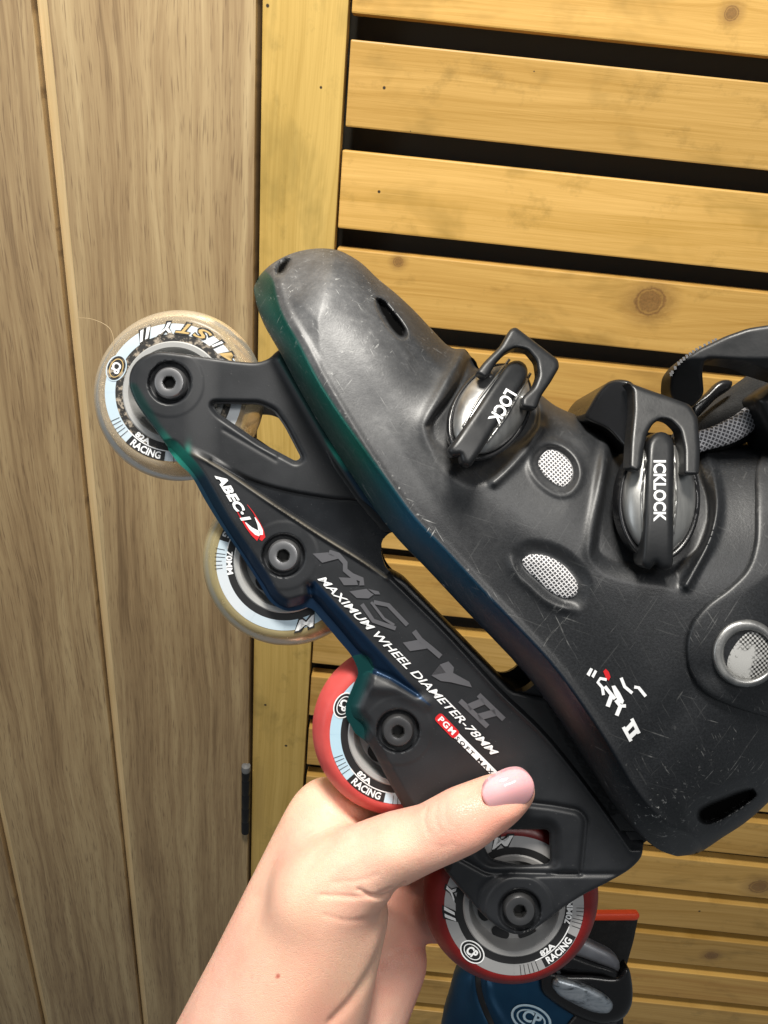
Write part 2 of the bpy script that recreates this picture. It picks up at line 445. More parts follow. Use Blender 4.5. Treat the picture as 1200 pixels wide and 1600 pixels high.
# --- boot material
def boot_mat():
    m = NT('black_boot_plastic')
    rim = m.attr('rim'); scuff = m.attr('scuff'); heel = m.attr('along'); hole = m.attr('hole'); edgew = m.attr('wear')
    v = m.obj((1, 1, 1))
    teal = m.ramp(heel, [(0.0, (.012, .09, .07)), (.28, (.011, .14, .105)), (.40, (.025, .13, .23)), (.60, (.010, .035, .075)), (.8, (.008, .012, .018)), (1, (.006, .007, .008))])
    fine = m.noise(v, 1400, 2); mid = m.noise(v, 70, 5, .6); lo = m.noise(v, 14, 3)
    base = m.mix(m.rng(fine, .35, .7), (.006, .0068, .0082), (.015, .0165, .019))
    grit = m.noise(v, 420, 6, .75)
    greyf = m.math('MULTIPLY', m.math('MULTIPLY', m.rng(mid, .30, .70), m.rng(grit, .38, .62, .45, 1.0)), scuff)
    base = m.mix(m.math('MULTIPLY', scuff, .5), base, (.085, .086, .09))
    base = m.mix(m.math('MULTIPLY', greyf, .42), base, (.30, .30, .30))
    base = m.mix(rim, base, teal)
    # long fine scratches in several directions
    scr = None
    for ang, sc, th in ((.6, 46, .70), (1.9, 38, .71), (-.5, 60, .715), (2.6, 52, .70)):
        q = m.obj((1, .03, .3), v=m.obj(rot=(0, 0, ang)))
        wv = m.n('VectorMath', {0: q, 1: m.n('VectorMath', {0: m.n('TexNoise', {'Vector': v, 'Scale': 30.0}).outputs[1], 1: (.004, .0006, .001)}, operation='MULTIPLY')}, operation='ADD')
        k = m.rng(m.noise(wv, sc * 26, 1, .4), th, th + .035)
        scr = k if scr is None else m.math('MAXIMUM', scr, k)
    spot = m.rng(m.noise(v, 90, 4, .7), .5, .66)
    scr = m.math('MULTIPLY', scr, m.math('ADD', m.math('MULTIPLY', edgew, spot), .04, clamp=True))
    chip = m.math('MULTIPLY', m.rng(m.noise(v, 420, 4, .65), .63, .72), m.math('MULTIPLY', edgew, edgew))
    w = m.math('MAXIMUM', scr, m.math('MULTIPLY', chip, .8), clamp=True)
    base = m.mix(w, base, (.42, .42, .41))
    base = m.mix(hole, base, (.003, .003, .003))
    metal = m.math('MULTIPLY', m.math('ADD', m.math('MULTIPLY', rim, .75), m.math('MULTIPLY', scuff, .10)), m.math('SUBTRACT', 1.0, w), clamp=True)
    rough = m.math('ADD', m.rng(lo, .3, .7, .40, .50), m.math('MULTIPLY', w, .2))
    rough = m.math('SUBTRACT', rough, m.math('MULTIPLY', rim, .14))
    m.P(Base_Color=base, Roughness=rough, Metallic=m.math('MULTIPLY', metal, m.math('SUBTRACT', 1.0, hole)), Specular_IOR_Level=m.rng(hole, 0, 1, .55, 0),
        Normal=m.bump(m.math('ADD', m.math('MULTIPLY', fine, .6), m.math('ADD', m.math('MULTIPLY', grit, .9), m.math('MULTIPLY', w, -1.0))), .28, .00025))
    return m.m
BOOT = boot_mat()

SOLE = catmull([(396, 452), (402, 480), (414, 510), (437, 550), (470, 612), (530, 712), (575, 780), (618, 838), (668, 890), (722, 948), (775, 1003), (828, 1060), (868, 1112),
                (912, 1178), (955, 1250), (985, 1290), (1008, 1312), (1034, 1330), (1058, 1338)], 6, False)
UPPER = catmull([(1058, 1338), (1090, 1333), (1130, 1308), (1165, 1285), (1200, 1254), (1245, 1205), (1300, 1130), (1352, 1050), (1440, 900), (1480, 800), (1478, 730),
                 (1420, 640), (1370, 610), (1300, 620), (1230, 662), (1205, 690), (1188, 690), (1160, 694), (1120, 702), (1060, 706), (1005, 694), (965, 672), (935, 658), (900, 648), (868, 634), (838, 612), (800, 595),
                 (770, 588), (748, 576), (735, 556), (726, 545), (712, 545), (700, 540), (676, 516), (648, 486), (618, 458), (590, 435), (566, 412), (548, 400), (528, 391),
                 (503, 388), (474, 391), (446, 400), (420, 416), (402, 436), (396, 452)], 6, False)
OUT = np.concatenate([SOLE[:-1], UPPER[:-1]])
SLOT_TOE = catmull([(430, 424), (434, 412), (446, 404), (454, 406), (450, 418), (441, 429), (432, 431)])
SLOT_TOP = catmull([(587, 466), (597, 468), (612, 484), (628, 503), (637, 519), (635, 529), (625, 530), (611, 519), (598, 500), (588, 480)])
SLOT_HEEL = catmull([(1089, 1268), (1100, 1258), (1130, 1244), (1160, 1232), (1178, 1230), (1182, 1237), (1168, 1252), (1140, 1272), (1115, 1286), (1098, 1289), (1089, 1281)])
SLOT_TOP = SLOT_TOP.mean(0) + (SLOT_TOP - SLOT_TOP.mean(0)) @ np.array([[.84, .06], [.06, .90]])
SLOT_HEEL = SLOT_HEEL.mean(0) + (SLOT_HEEL - SLOT_HEEL.mean(0)) * [.95, .88]
VENT1 = catmull([(846, 712), (857, 703), (872, 706), (890, 722), (895, 742), (886, 758), (876, 760), (858, 750), (845, 735), (841, 722)])
VENT2 = catmull([(816, 876), (824, 868), (846, 867), (870, 876), (890, 893), (903, 915), (900, 930), (884, 935), (862, 926), (838, 905), (820, 888)])
BUC1 = catmull([(733, 556), (712, 596), (668, 664), (676, 700), (700, 735), (735, 757), (772, 750), (808, 706), (842, 664), (842, 626), (800, 580), (760, 560)])
BUC2 = catmull([(948, 652), (950, 700), (938, 770), (926, 840), (925, 872), (945, 892), (990, 906), (1035, 912), (1066, 916), (1090, 880), (1112, 835), (1114, 780), (1100, 735), (1092, 696), (1040, 660)])
def slopes(P):
    return (P[:, 0] - 400) / 640. * .45 + (P[:, 1] - 440) / 900. * .55
TOECAP = catmull([(404, 452), (440, 470), (470, 465), (487, 450), (490, 425), (478, 398), (474, 391)], 6, False)
def boot_z(P, d=None):
    P = np.asarray(P, float)
    dr = dist_line(P, UPPER[::2]); ds = dist_line(P, SOLE[::2])
    along = slopes(P)
    H = 150 + 30 * ss((along) / .35) - 12 * gauss(P, (720, 900), 140) + 10 * gauss(P, (1150, 1020), 160)
    R = 150 + 90 * ss(along / .4) - 60 * gauss(P, (1100, 1300), 200)
    fr = circ(dr / R)
    ch = np.clip(ds / (32 + 8 * ss((along - .15) / .2)), 0, 1)
    low = .62 + .33 * (.5 * ch + .5 * circ(ch)) + .05 * ss((ds - 40) / 130)
    z = H * fr * low
    # a soft dip for the walls above the sole
    z -= 7 * gauss(P, (640, 720), 40, 170, -35) * ss((ds - 30) / 60)
    # flat ledge above the sole band
    z += 3 * np.exp(-((ds - 43) / 6) ** 2)
    # strap saddles
    for poly, dep, w in ((BUC1, 17, 9), (BUC2, 16, 10)):
        soft = ss((P[:, 1] - (680 if poly is BUC1 else 850)) / 45)
        s = sd_poly(P, poly); z -= dep * ss((-s + 8 * soft) / (w + 34 * soft))
        z += 3.5 * np.exp(-((s - 5) / 7) ** 2) * (1 - soft)
    z -= 7 * np.exp(-(dist_line(P, catmull([(733, 556), (722, 590), (700, 626), (668, 666)], 5, False)) / 3.5) ** 2)
    z += 9 * gauss(P, (716, 560), 9, 60, 28) + 4 * gauss(P, (690, 620), 14, 60, 30)
    z += 9 * np.exp(-(dist_line(P, catmull([(846, 668), (826, 700), (796, 732), (772, 753)], 5, False)) / 7) ** 2)
    z += 10 * np.exp(-(dist_line(P, catmull([(1104, 706), (1118, 750), (1120, 800), (1100, 860), (1072, 914)], 5, False)) / 7) ** 2)
    z += 10 * gauss(P, (905, 676), 34, 22, 35) + 8 * gauss(P, (946, 735), 12, 70, 5)
    # second vent sits in a basin with a raised lower lip
    s2 = sd_poly(P, VENT2)
    z -= 12 * ss(1 - s2 / 26) * (.5 + .5 * ss((P[:, 0] * .5 - P[:, 1] * .8 + 285) / 30))
    z += 7 * np.exp(-((s2 - 14) / 8) ** 2) * ss((P[:, 1] - (P[:, 0] - 855) * .8 - 905) / 25)
    s1 = sd_poly(P, VENT1); z -= 9 * ss(1 - s1 / 10); z += 4 * np.exp(-((s1 - 13) / 6) ** 2)
    # slots
    for sl, dep, w in ((SLOT_TOE, 22, 6), (SLOT_TOP, 24, 9), (SLOT_HEEL, 28, 9)):
        s = sd_poly(P, sl); z -= dep * ss(.5 - s / w)
    sh = sd_poly(P, SLOT_HEEL); z -= 8 * ss(1 - sh / 22)
    # toe plate facet and creases
    z -= 9 * gauss(P, (462, 440), 34, 24, -60) * ss(dr / 12)
    z += 2.0 * np.exp(-(dist_line(P, catmull([(556, 408), (575, 440), (600, 480), (622, 530), (640, 560)], 6, False)) / 7) ** 2)
    z += 6 * gauss(P, (660, 545), 60, 12, 48)
    # faint panel valley towards the heel
    z -= 6 * gauss(P, (1040, 1140), 30, 150, 35)
    return z
Z_BOOT = boot_z
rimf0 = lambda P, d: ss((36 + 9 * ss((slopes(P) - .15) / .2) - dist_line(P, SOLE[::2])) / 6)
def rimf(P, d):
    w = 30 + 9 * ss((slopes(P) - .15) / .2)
    return rimf0(P, d) * (.30 + .70 * np.exp(-((dist_line(P, SOLE[::2]) - w) / 13) ** 2))  # crest highlight painted into the colour: teal peaks at the crest, fades outward
def scuff_f(P, d): return np.clip(1.0 * gauss(P, (505, 480), 75, 150, -35) + .6 * gauss(P, (590, 620), 60, 170, -35) + .25 * gauss(P, (760, 760), 150), 0, 1) * (1 - rimf0(P, d))
def wear_f(P, d):
    ds = dist_line(P, SOLE[::2])
    w = np.exp(-((ds - 50) / 10) ** 2) * (1 - ss((slopes(P) - .45) / .2)) * .9
    w += .95 * gauss(P, (1035, 1285), 45, 75, -30) + .75 * np.exp(-(d / 7) ** 2) * (P[:, 0] < 700) * 1.0 + .55 * gauss(P, (470, 440), 90, 60, -35)
    w += .5 * gauss(P, (1090, 1200), 120, 90) + .35 * gauss(P, (860, 960), 90, 60, 40) + .75 * gauss(P, (540, 540), 100)
    w += .6 * np.exp(-(dist_line(P, catmull([(556, 408), (575, 440), (600, 480), (622, 530)], 6, False)) / 12) ** 2)
    return np.clip(w, 0, 1)
def hole_f(P, d):
    h = np.zeros(len(P))
    for sl in (SLOT_TOE, SLOT_TOP, SLOT_HEEL): h = np.maximum(h, ss(.1 - sd_poly(P, sl) / 4.5))
    return h
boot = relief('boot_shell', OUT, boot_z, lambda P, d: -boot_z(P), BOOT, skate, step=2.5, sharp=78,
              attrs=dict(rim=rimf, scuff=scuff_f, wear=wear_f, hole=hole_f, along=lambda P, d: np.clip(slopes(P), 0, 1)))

# vents with woven mesh
def weave_mat(name, a, b_, ang, sc):
    m = NT(name); v = m.obj((1, 1, 0), rot=(0, 0, ang)); sep = m.n('SeparateXYZ', {0: v})
    sx = m.math('SINE', m.math('MULTIPLY', sep.outputs[0], sc)); sy = m.math('SINE', m.math('MULTIPLY', sep.outputs[1], sc))
    h = m.math('MAXIMUM', sx, sy)
    nz = m.noise(m.obj(), 900, 2)
    f = m.math('MULTIPLY', m.rng(h, .25, .75), m.rng(nz, .2, .6, .5, .92))
    m.P(Base_Color=m.mix(f, a, b_), Roughness=.7, Normal=m.bump(h, .6, .0004))
    return m.m
WEAVE = weave_mat('grey_woven_mesh', (.07, .07, .075), (.74, .73, .74), .9, 5200)
for vp in (VENT1, VENT2):
    big = np.array(vp); c = big.mean(0)
    relief('mesh_vent', big, lambda P, d: boot_z(P) + (.8 + 3 * circ(d / 18)), lambda P, d: boot_z(P) - 4, WEAVE, boot, step=2.5)

# cuff overlapping the ankle
CUFF = catmull([(1196, 700), (1182, 730), (1180, 790), (1178, 850), (1166, 888), (1140, 916), (1102, 946), (1080, 975), (1072, 1010), (1078, 1050), (1100, 1082), (1140, 1102), (1190, 1118),
                (1250, 1132), (1300, 1100), (1340, 1040), (1400, 930), (1450, 820), (1462, 740), (1420, 670), (1360, 640), (1290, 650), (1230, 680)])
def cuff_z(P, d): return boot_z(P) + 9 - 8 * (1 - circ(d / 9)) + 4 * gauss(P, (1165, 1020), 70) - 3 * gauss(P, (1180, 1070), 90, 14, 15)
cuff = relief('cuff', CUFF, cuff_z, lambda P, d: boot_z(P) - 3, BOOT, skate, step=3, sharp=78,
              attrs=dict(rim=lambda P, d: P[:, 0] * 0, scuff=lambda P, d: .25 * gauss(P, (1190, 760), 80), wear=lambda P, d: P[:, 0] * 0 + .12, hole=lambda P, d: P[:, 0] * 0, along=lambda P, d: P[:, 0] * 0 + .9))
zr = float(cuff_z(np.array([[1165., 1020.]]), np.array([60.]))[0])
CHROME = NT('brushed_silver_plastic'); _v = CHROME.obj((1, 1, 1)); _n = CHROME.noise(CHROME.obj((1, .15, 1), rot=(0, 0, .5)), 130, 5, .6)
CHROME.P(Base_Color=CHROME.ramp(_n, [(.3, (.24, .24, .24)), (.7, (.50, .50, .485))]), Metallic=.85, Roughness=CHROME.rng(_n, .3, .7, .33, .46),
         Normal=CHROME.bump(CHROME.noise(_v, 600, 3), .12, .0003)); CHROME = CHROME.m
ring_o = ell((1166, 1021), 53, 53); ring_i = ell((1169, 1023), 38, 38)
relief('rivet_ring', ring_o, lambda P, d: zr + 8 - 7 * (1 - circ(d / 7)) - 5 * ss((d - 8) / 7), const(zr - 14), CHROME, cuff, holes=[ring_i], step=2.2)
m = NT('worn_dotted_cap'); v = m.obj((1, 1, 0), rot=(0, 0, .1)); sep = m.n('SeparateXYZ', {0: v})
h = m.math('MULTIPLY', m.math('SINE', m.math('MULTIPLY', sep.outputs[0], 3900)), m.math('SINE', m.math('MULTIPLY', sep.outputs[1], 3900)))
dotm = m.rng(h, -.05, .15); wn = m.rng(m.math('ADD', m.noise(m.obj(), 260, 4, .7), m.math('MULTIPLY', m.attr('mid'), .45)), .60, .74)
m.P(Base_Color=m.mix(m.math('MAXIMUM', dotm, wn), (.015, .015, .015), (.40, .40, .39)), Roughness=.55, Metallic=.3)
relief('rivet_cap', ell((1169, 1023), 38.5, 38.5), lambda P, d: zr + 4 * circ(d / 30) - 1, const(zr - 14), m.m, cuff, step=2.4,
       attrs=dict(mid=lambda P, d: gauss(P, (1158, 1036), 24)))
# shadowed ankle pad lip below
BLK = simple('black_moulded_plastic', (.011, .0118, .0132), .42, 0, (900, .15, .0002))
BLKG = simple('glossy_black_plastic', (.010, .010, .011), .25, 0, (300, .08, .0002))
VELVET = simple('black_fleece', (.012, .012, .012), .95, 0, (1500, .9, .0008))

# liner: fleece collar and mesh strip behind the shell edge
liner = relief('liner', catmull([(1062, 702), (1072, 668), (1096, 648), (1130, 622), (1170, 592), (1196, 574), (1240, 548), (1330, 500), (1400, 520), (1380, 620), (1260, 670), (1206, 668), (1170, 690), (1110, 708)]),
               lambda P, d: 20 + 45 * circ(d / 50), lambda P, d: -20 - 45 * circ(d / 50), VELVET, skate, step=3)
relief('mesh_strip', catmull([(1088, 676), (1110, 668), (1150, 648), (1174, 632), (1179, 650), (1180, 668), (1150, 690), (1110, 702), (1080, 708)]),
       lambda P, d: 66 + 10 * circ(d / 20), const(45), weave_mat('grey_woven_collar', (.10, .10, .11), (.70, .70, .74), .35, 4300), liner, step=2.6)
relief('pull_tab', catmull([(1080, 636), (1106, 612), (1120, 598), (1132, 593), (1144, 596), (1142, 606), (1120, 622), (1098, 644), (1084, 656)]),
       lambda P, d: 50 + 8 * circ(d / 8), const(44), BLKG, liner, step=2.6)
relief('liner_collar_pad', catmull([(1176, 622), (1186, 612), (1210, 596), (1290, 560), (1320, 600), (1290, 680), (1230, 720), (1206, 700), (1192, 664)]),
       lambda P, d: 90 + 30 * circ(d / 30), const(30), BLK, liner, step=3)
# small fleece lip showing between the straps
relief('tongue', catmull([(888, 652), (915, 650), (950, 658), (1000, 676), (1008, 694), (960, 682), (915, 666)]), lambda P, d: 20 + 20 * circ(d / 12), const(-20), VELVET, skate, step=3)

# ---- straps and buckles
def tilt(c, zc, gx, gy): return lambda P: zc + (P[:, 0] - c[0]) * gx + (P[:, 1] - c[1]) * gy

def buckle(c, ax, half_len, half_w, zc, gx, gy, txt, tpos, tang, tsize, twidth, loop, loop_z, strap=None):
    """c centre, ax unit axis towards the instep, silver dome split by a black lever"""
    c = np.array(c, float); ax = np.array(ax, float); nx = np.array([-ax[1], ax[0]])
    ang = math.degrees(math.atan2(ax[1], ax[0])); base = tilt(c, zc, gx, gy)
    dome = ell(c, half_len * .88, half_w, ang, 60)
    def dz(P, d):
        q = P - c; u = q @ ax / (half_len * .9); w = q @ nx / (half_w * 1.02)
        return base(P) + 30 * np.sqrt(np.maximum(0, 1 - np.clip(u * u + w * w, 0, 1))) + 2
    b0 = relief('buckle', dome, dz, lambda P, d: base(P) - 14, CHROME, skate, step=2.2)
    rimp = ell(c - ax * 4, half_len * .96, half_w * 1.13, ang, 60)
    relief('buckle_rim', rimp, lambda P, d: base(P) + 4 + 4 * circ(d / 5) - 4 * ss((d - 5) / 4), lambda P, d: base(P) - 20, BLKG, b0, step=2.4)
    w0 = half_w * .40
    lev = []
    for u, w in ((-1.10, .95), (-1.12, .3), (-1.02, -.1), (-1.12, -.5), (-1.06, -1.05), (-.8, -1.05), (-.2, -1.0), (.5, -.95), (.9, -.8), (1.02, -.3), (1.02, .3), (.9, .8), (.5, .95), (-.2, 1.0), (-.8, 1.05)):
        lev.append(c + ax * u * half_len + nx * w * w0)
    lev = catmull(lev)
    def lz(P, d):
        q = P - c; u = q @ ax / (half_len * 1.12)
        return base(P) + 17 + 22 * np.sqrt(np.maximum(0, 1 - u * u)) - 9 * (1 - circ(d / 10))
    l0 = relief('buckle_lever', lev, lz, lambda P, d: base(P) - 10, BLK, b0, step=2.0)
    # raised metal lips along the lever
    for sgn in (-1, 1):
        pts = [c + ax * u * half_len + nx * sgn * (w0 + 5) * (1 - .25 * abs(u)) for u in np.linspace(-.55, .95, 14)]
        relief('buckle_lip', np.array(stroke(pts, 4.5)), lambda P, d: dz(P, d) + 3.5 * circ(d / 2.2), lambda P, d: base(P) - 4, CHROME if sgn > 0 else CHROME, b0, step=1.8)
    text_obj('buckle_lettering', txt, tpos, tang, tsize, lambda P: lz(P, np.full(len(P), 10.)), WHITE, l0, bold=.03, width=twidth)
    for k in (-1, 1):
        pp = c + ax * half_len * .52 + nx * k * (half_w * .62)
        relief('pin', ell(pp, 5.5, 5.5, 0, 16), lambda P, d: dz(P, d) + 5 * circ(d / 5), lambda P, d: base(P), CHROME, b0, step=1.6)
    lo, li = loop
    relief('buckle_loop', lo, lambda P, d: loop_z(P) + 7 * circ(d / 7), lambda P, d: loop_z(P) - 22, BLK, skate, holes=li, step=2.0, sharp=50)
    return b0
WHITE = simple('white_print', (.78, .79, .80), .5)

loop1 = round_poly([(744, 582), (756, 566), (782, 540), (797, 514), (806, 511), (872, 562), (874, 574), (860, 598), (846, 618), (838, 640), (815, 636), (815, 622), (834, 604), (841, 586), (838, 564), (824, 547), (806, 543), (790, 551),
                    (776, 566), (764, 586), (758, 591)], 5)
buckle((768, 640), (.55, -.835), 86, 52, 150, -.25, .38, 'LOCK', (792, 606), 121, 27, 56, (loop1, []),
       lambda P: 172 - .36 * ((P[:, 0] - 790) * .5 - (P[:, 1] - 600) * .85))
text_obj('buckle_lettering', '/', (800, 592), 118, 22, lambda P: 195 + 0 * P[:, 0], WHITE, skate, bold=.02) if False else None
loop2 = round_poly([(982, 732), (984, 690), (989, 640), (988, 608), (978, 596), (1078, 632), (1090, 652), (1094, 700), (1092, 742), (1068, 742), (1068, 700), (1062, 672), (1048, 658), (1034, 654), (1020, 662), (1011, 678),
                    (1006, 700), (1003, 730), (996, 737)], 6)
buckle((1030, 778), (.03, -1.0), 100, 57, 172, -.05, .16, 'ICKLOCK', (1022, 718), 90, 26, 96, (loop2, []),
       lambda P: 206 - .42 * (735 - P[:, 1]))
# dark inner face of the second strap, curling over the instep to the far side
relief('strap', catmull([(914, 652), (922, 632), (938, 608), (952, 596), (972, 593), (990, 600), (996, 640), (990, 690), (984, 706), (950, 672)]),
       lambda P, d: 95 + .45 * (P[:, 0] - 915) - 6 * (1 - circ(d / 5)), lambda P, d: -60 + 0 * d, BLKG, skate, step=2.4)
# third strap at the cuff
relief('cuff_strap', round_poly([(1046, 604), (1048, 584), (1060, 568), (1088, 547), (1134, 525), (1168, 513), (1200, 508), (1330, 495), (1340, 600), (1240, 590), (1190, 576), (1168, 566), (1140, 562), (1102, 560), (1097, 580), (1100, 616),
                                  (1080, 638), (1054, 628), (1047, 618)], 8),
       lambda P, d: 150 + .25 * (P[:, 0] - 1060) - 5 * (1 - circ(d / 5)) - .9 * np.maximum(0, P[:, 1] - 560), lambda P, d: 110 + .15 * (P[:, 0] - 1060) - .9 * np.maximum(0, P[:, 1] - 560), BLK, skate, step=2.6)
teeth = []
cst = catmull([(1048, 584), (1060, 567), (1088, 546), (1120, 530)], 5.5, False)
for i, p_ in enumerate(cst[:-1]):
    teeth.append(p_)
V = []; fs = []
for p_ in teeth:
    k = len(V); c3 = unproj(np.array([p_ - [2, 2], p_ + [2, -2], p_ + [3, 3], p_ + [-1, 4]]), 152)
    c4 = unproj(np.array([p_ - [2, 2], p_ + [2, -2], p_ + [3, 3], p_ + [-1, 4]]), 100)
    V += list(c3) + list(c4); fs += [(k, k + 1, k + 2, k + 3), (k, k + 4, k + 5, k + 1), (k + 1, k + 5, k + 6, k + 2), (k + 2, k + 6, k + 7, k + 3), (k + 3, k + 7, k + 4, k)]
new_mesh('strap_teeth', V, fs, BLKG, skate, smooth=False)

# ---- boot logo
RED = simple('red_print', (.55, .015, .02), .45); INK = simple('black_print', (.012, .012, .013), .5)
cr = lambda pts: [(800 + x * .375, 800 + y * .375) for x, y in pts]
zlg = lambda P: boot_z(P)
cz = lambda pts: [(600 + x / 2, 800 + y / 2) for x, y in pts]
logo = [cz([(633, 507), (645, 487), (653, 491), (642, 514)]), cz([(648, 513), (659, 493), (666, 498), (655, 519)]), stroke(cz([(696, 524), (676, 520), (668, 532), (682, 548), (686, 572)]), 4.6),
        stroke(cz([(690, 545), (702, 560), (722, 584)]), 5.4), stroke(cz([(712, 572), (699, 608)]), 6.8), stroke(cz([(724, 588), (738, 606), (756, 606)]), 5.4), stroke(cz([(740, 604), (727, 636)]), 6.2),
        stroke(cz([(774, 646), (797, 692)]), 5.4), stroke(cz([(748, 672), (772, 716)]), 5.4), stroke(cz([(779, 658), (757, 682)]), 6.8), stroke(cz([(791, 682), (768, 704)]), 6.8),
        cz([(711, 544), (722, 542), (738, 566), (750, 590), (746, 600), (735, 596), (720, 570)]), stroke(cz([(741, 518), (752, 546), (776, 566)]), 4.9), stroke(cz([(782, 547), (796, 549), (818, 576)]), 4.9)]
decal('logo_lettering', logo, zlg, WHITE, boot, lift=1.2)
decal('logo_dot', [cz([(685, 498), (693, 490), (703, 500), (708, 516), (702, 527), (694, 520)])], zlg, RED, boot, lift=1.2)

# ---- frame
def frame_mat():
    m = NT('black_frame_plastic'); bl = m.attr('blue'); along = m.attr('along'); gl = m.attr('gloss')
    v = m.obj(); fine = m.noise(v, 1800, 2); mid = m.noise(v, 60, 4)
    teal = m.ramp(along, [(0, (.009, .035, .030)), (.12, (.010, .045, .042)), (.17, (.03, .32, .24)), (.22, (.010, .035, .06)), (.4, (.006, .022, .055)), (.54, (.008, .03, .065)), (.60, (.010, .07, .070)), (.68, (.008, .012, .016)), (1, (.007, .008, .009))])
    base = m.mix(m.rng(mid, .3, .7), (.0085, .0095, .0115), (.015, .0165, .0195))
    dust = m.math('MULTIPLY', m.rng(m.noise(v, 1100, 3, .7), .68, .72), .25)
    base = m.mix(dust, base, (.2, .2, .2))
    base = m.mix(bl, base, teal)
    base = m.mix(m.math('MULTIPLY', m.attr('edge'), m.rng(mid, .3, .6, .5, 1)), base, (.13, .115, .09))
    m.P(Base_Color=base, Roughness=m.math('SUBTRACT', m.rng(mid, .3, .7, .44, .52), m.math('ADD', m.math('MULTIPLY', gl, .24), m.math('MULTIPLY', bl, .12))), Metallic=m.math('MULTIPLY', bl, .6),
        Normal=m.bump(fine, .12, .0002))
    return m.m
FR = frame_mat()
FOUT = catmull([(202, 600), (205, 578), (218, 561), (242, 550), (280, 552), (330, 559), (375, 565), (402, 566), (420, 560), (434, 548), (445, 545), (520, 640), (640, 800), (760, 940), (860, 1050), (960, 1190), (1016, 1292), (1006, 1316),
                (1002, 1338), (985, 1357), (950, 1378), (915, 1396), (880, 1418), (852, 1440), (830, 1454), (808, 1460), (784, 1452), (762, 1436), (730, 1402), (703, 1370), (690, 1352), (655, 1298), (625, 1252), (600, 1208), (580, 1170),
                (552, 1133), (542, 1118), (541, 1100), (552, 1070), (560, 1050), (558, 1034), (525, 992), (500, 962), (486, 947), (470, 952), (448, 953), (425, 940), (405, 908), (375, 862), (345, 818), (320, 778), (300, 742), (282, 726), (266, 704), (240, 668), (212, 628)], 5)
HOLE_F = round_poly([(331, 631), (405, 632), (428, 642), (446, 668), (471, 716), (463, 721), (407, 691), (343, 647)], 8)
HOLE_M = catmull([(596, 862), (597, 846), (606, 834), (640, 830), (745, 935), (840, 1045), (830, 1063), (815, 1074), (798, 1076), (780, 1066), (740, 1026), (690, 973), (640, 924), (604, 886)], 5)
HOLE_R = round_poly([(752, 1296), (858, 1296), (860, 1350), (812, 1353), (766, 1342), (756, 1322)], 8)
BOLTS = [(265, 598), (443, 868), (622, 1142), (812, 1422)]
LOWEDGE = catmull([(266, 704), (300, 742), (345, 818), (405, 908), (425, 940), (448, 953), (486, 947), (500, 962), (525, 992), (558, 1034)], 5, False)
BAND = np.array([(480, 914), (492, 908), (560, 982), (610, 1036), (672, 1102), (610, 1062), (566, 1046), (556, 1036), (525, 996), (500, 966), (484, 950)], float)
LOW3 = catmull([(560, 1044), (552, 1070), (541, 1100), (543, 1120), (556, 1138)], 4, False)
LOWB = np.array([(556, 1138), (580, 1170), (625, 1252), (690, 1352)], float)
RIDGE = catmull([(285, 700), (340, 728), (420, 782), (500, 835), (560, 872), (606, 902)], 6, False)
TOPBAR = catmull([(606, 902), (640, 935), (700, 995), (780, 1082), (850, 1150), (930, 1250), (985, 1330)], 6, False)
CHAN = catmull([(330, 720), (395, 752), (450, 768), (520, 780), (566, 786), (600, 820), (600, 850), (604, 900), (560, 866), (480, 818), (400, 768)], 5)
PANEL = round_poly([(700, 1250), (790, 1250), (862, 1258), (905, 1266), (916, 1280), (908, 1366), (762, 1364), (700, 1330)], 8)
def above(P, L):
    """1 on the boot side of a line that runs down-right"""
    y = np.interp(P[:, 0], L[:, 0], L[:, 1]); return y - P[:, 1]
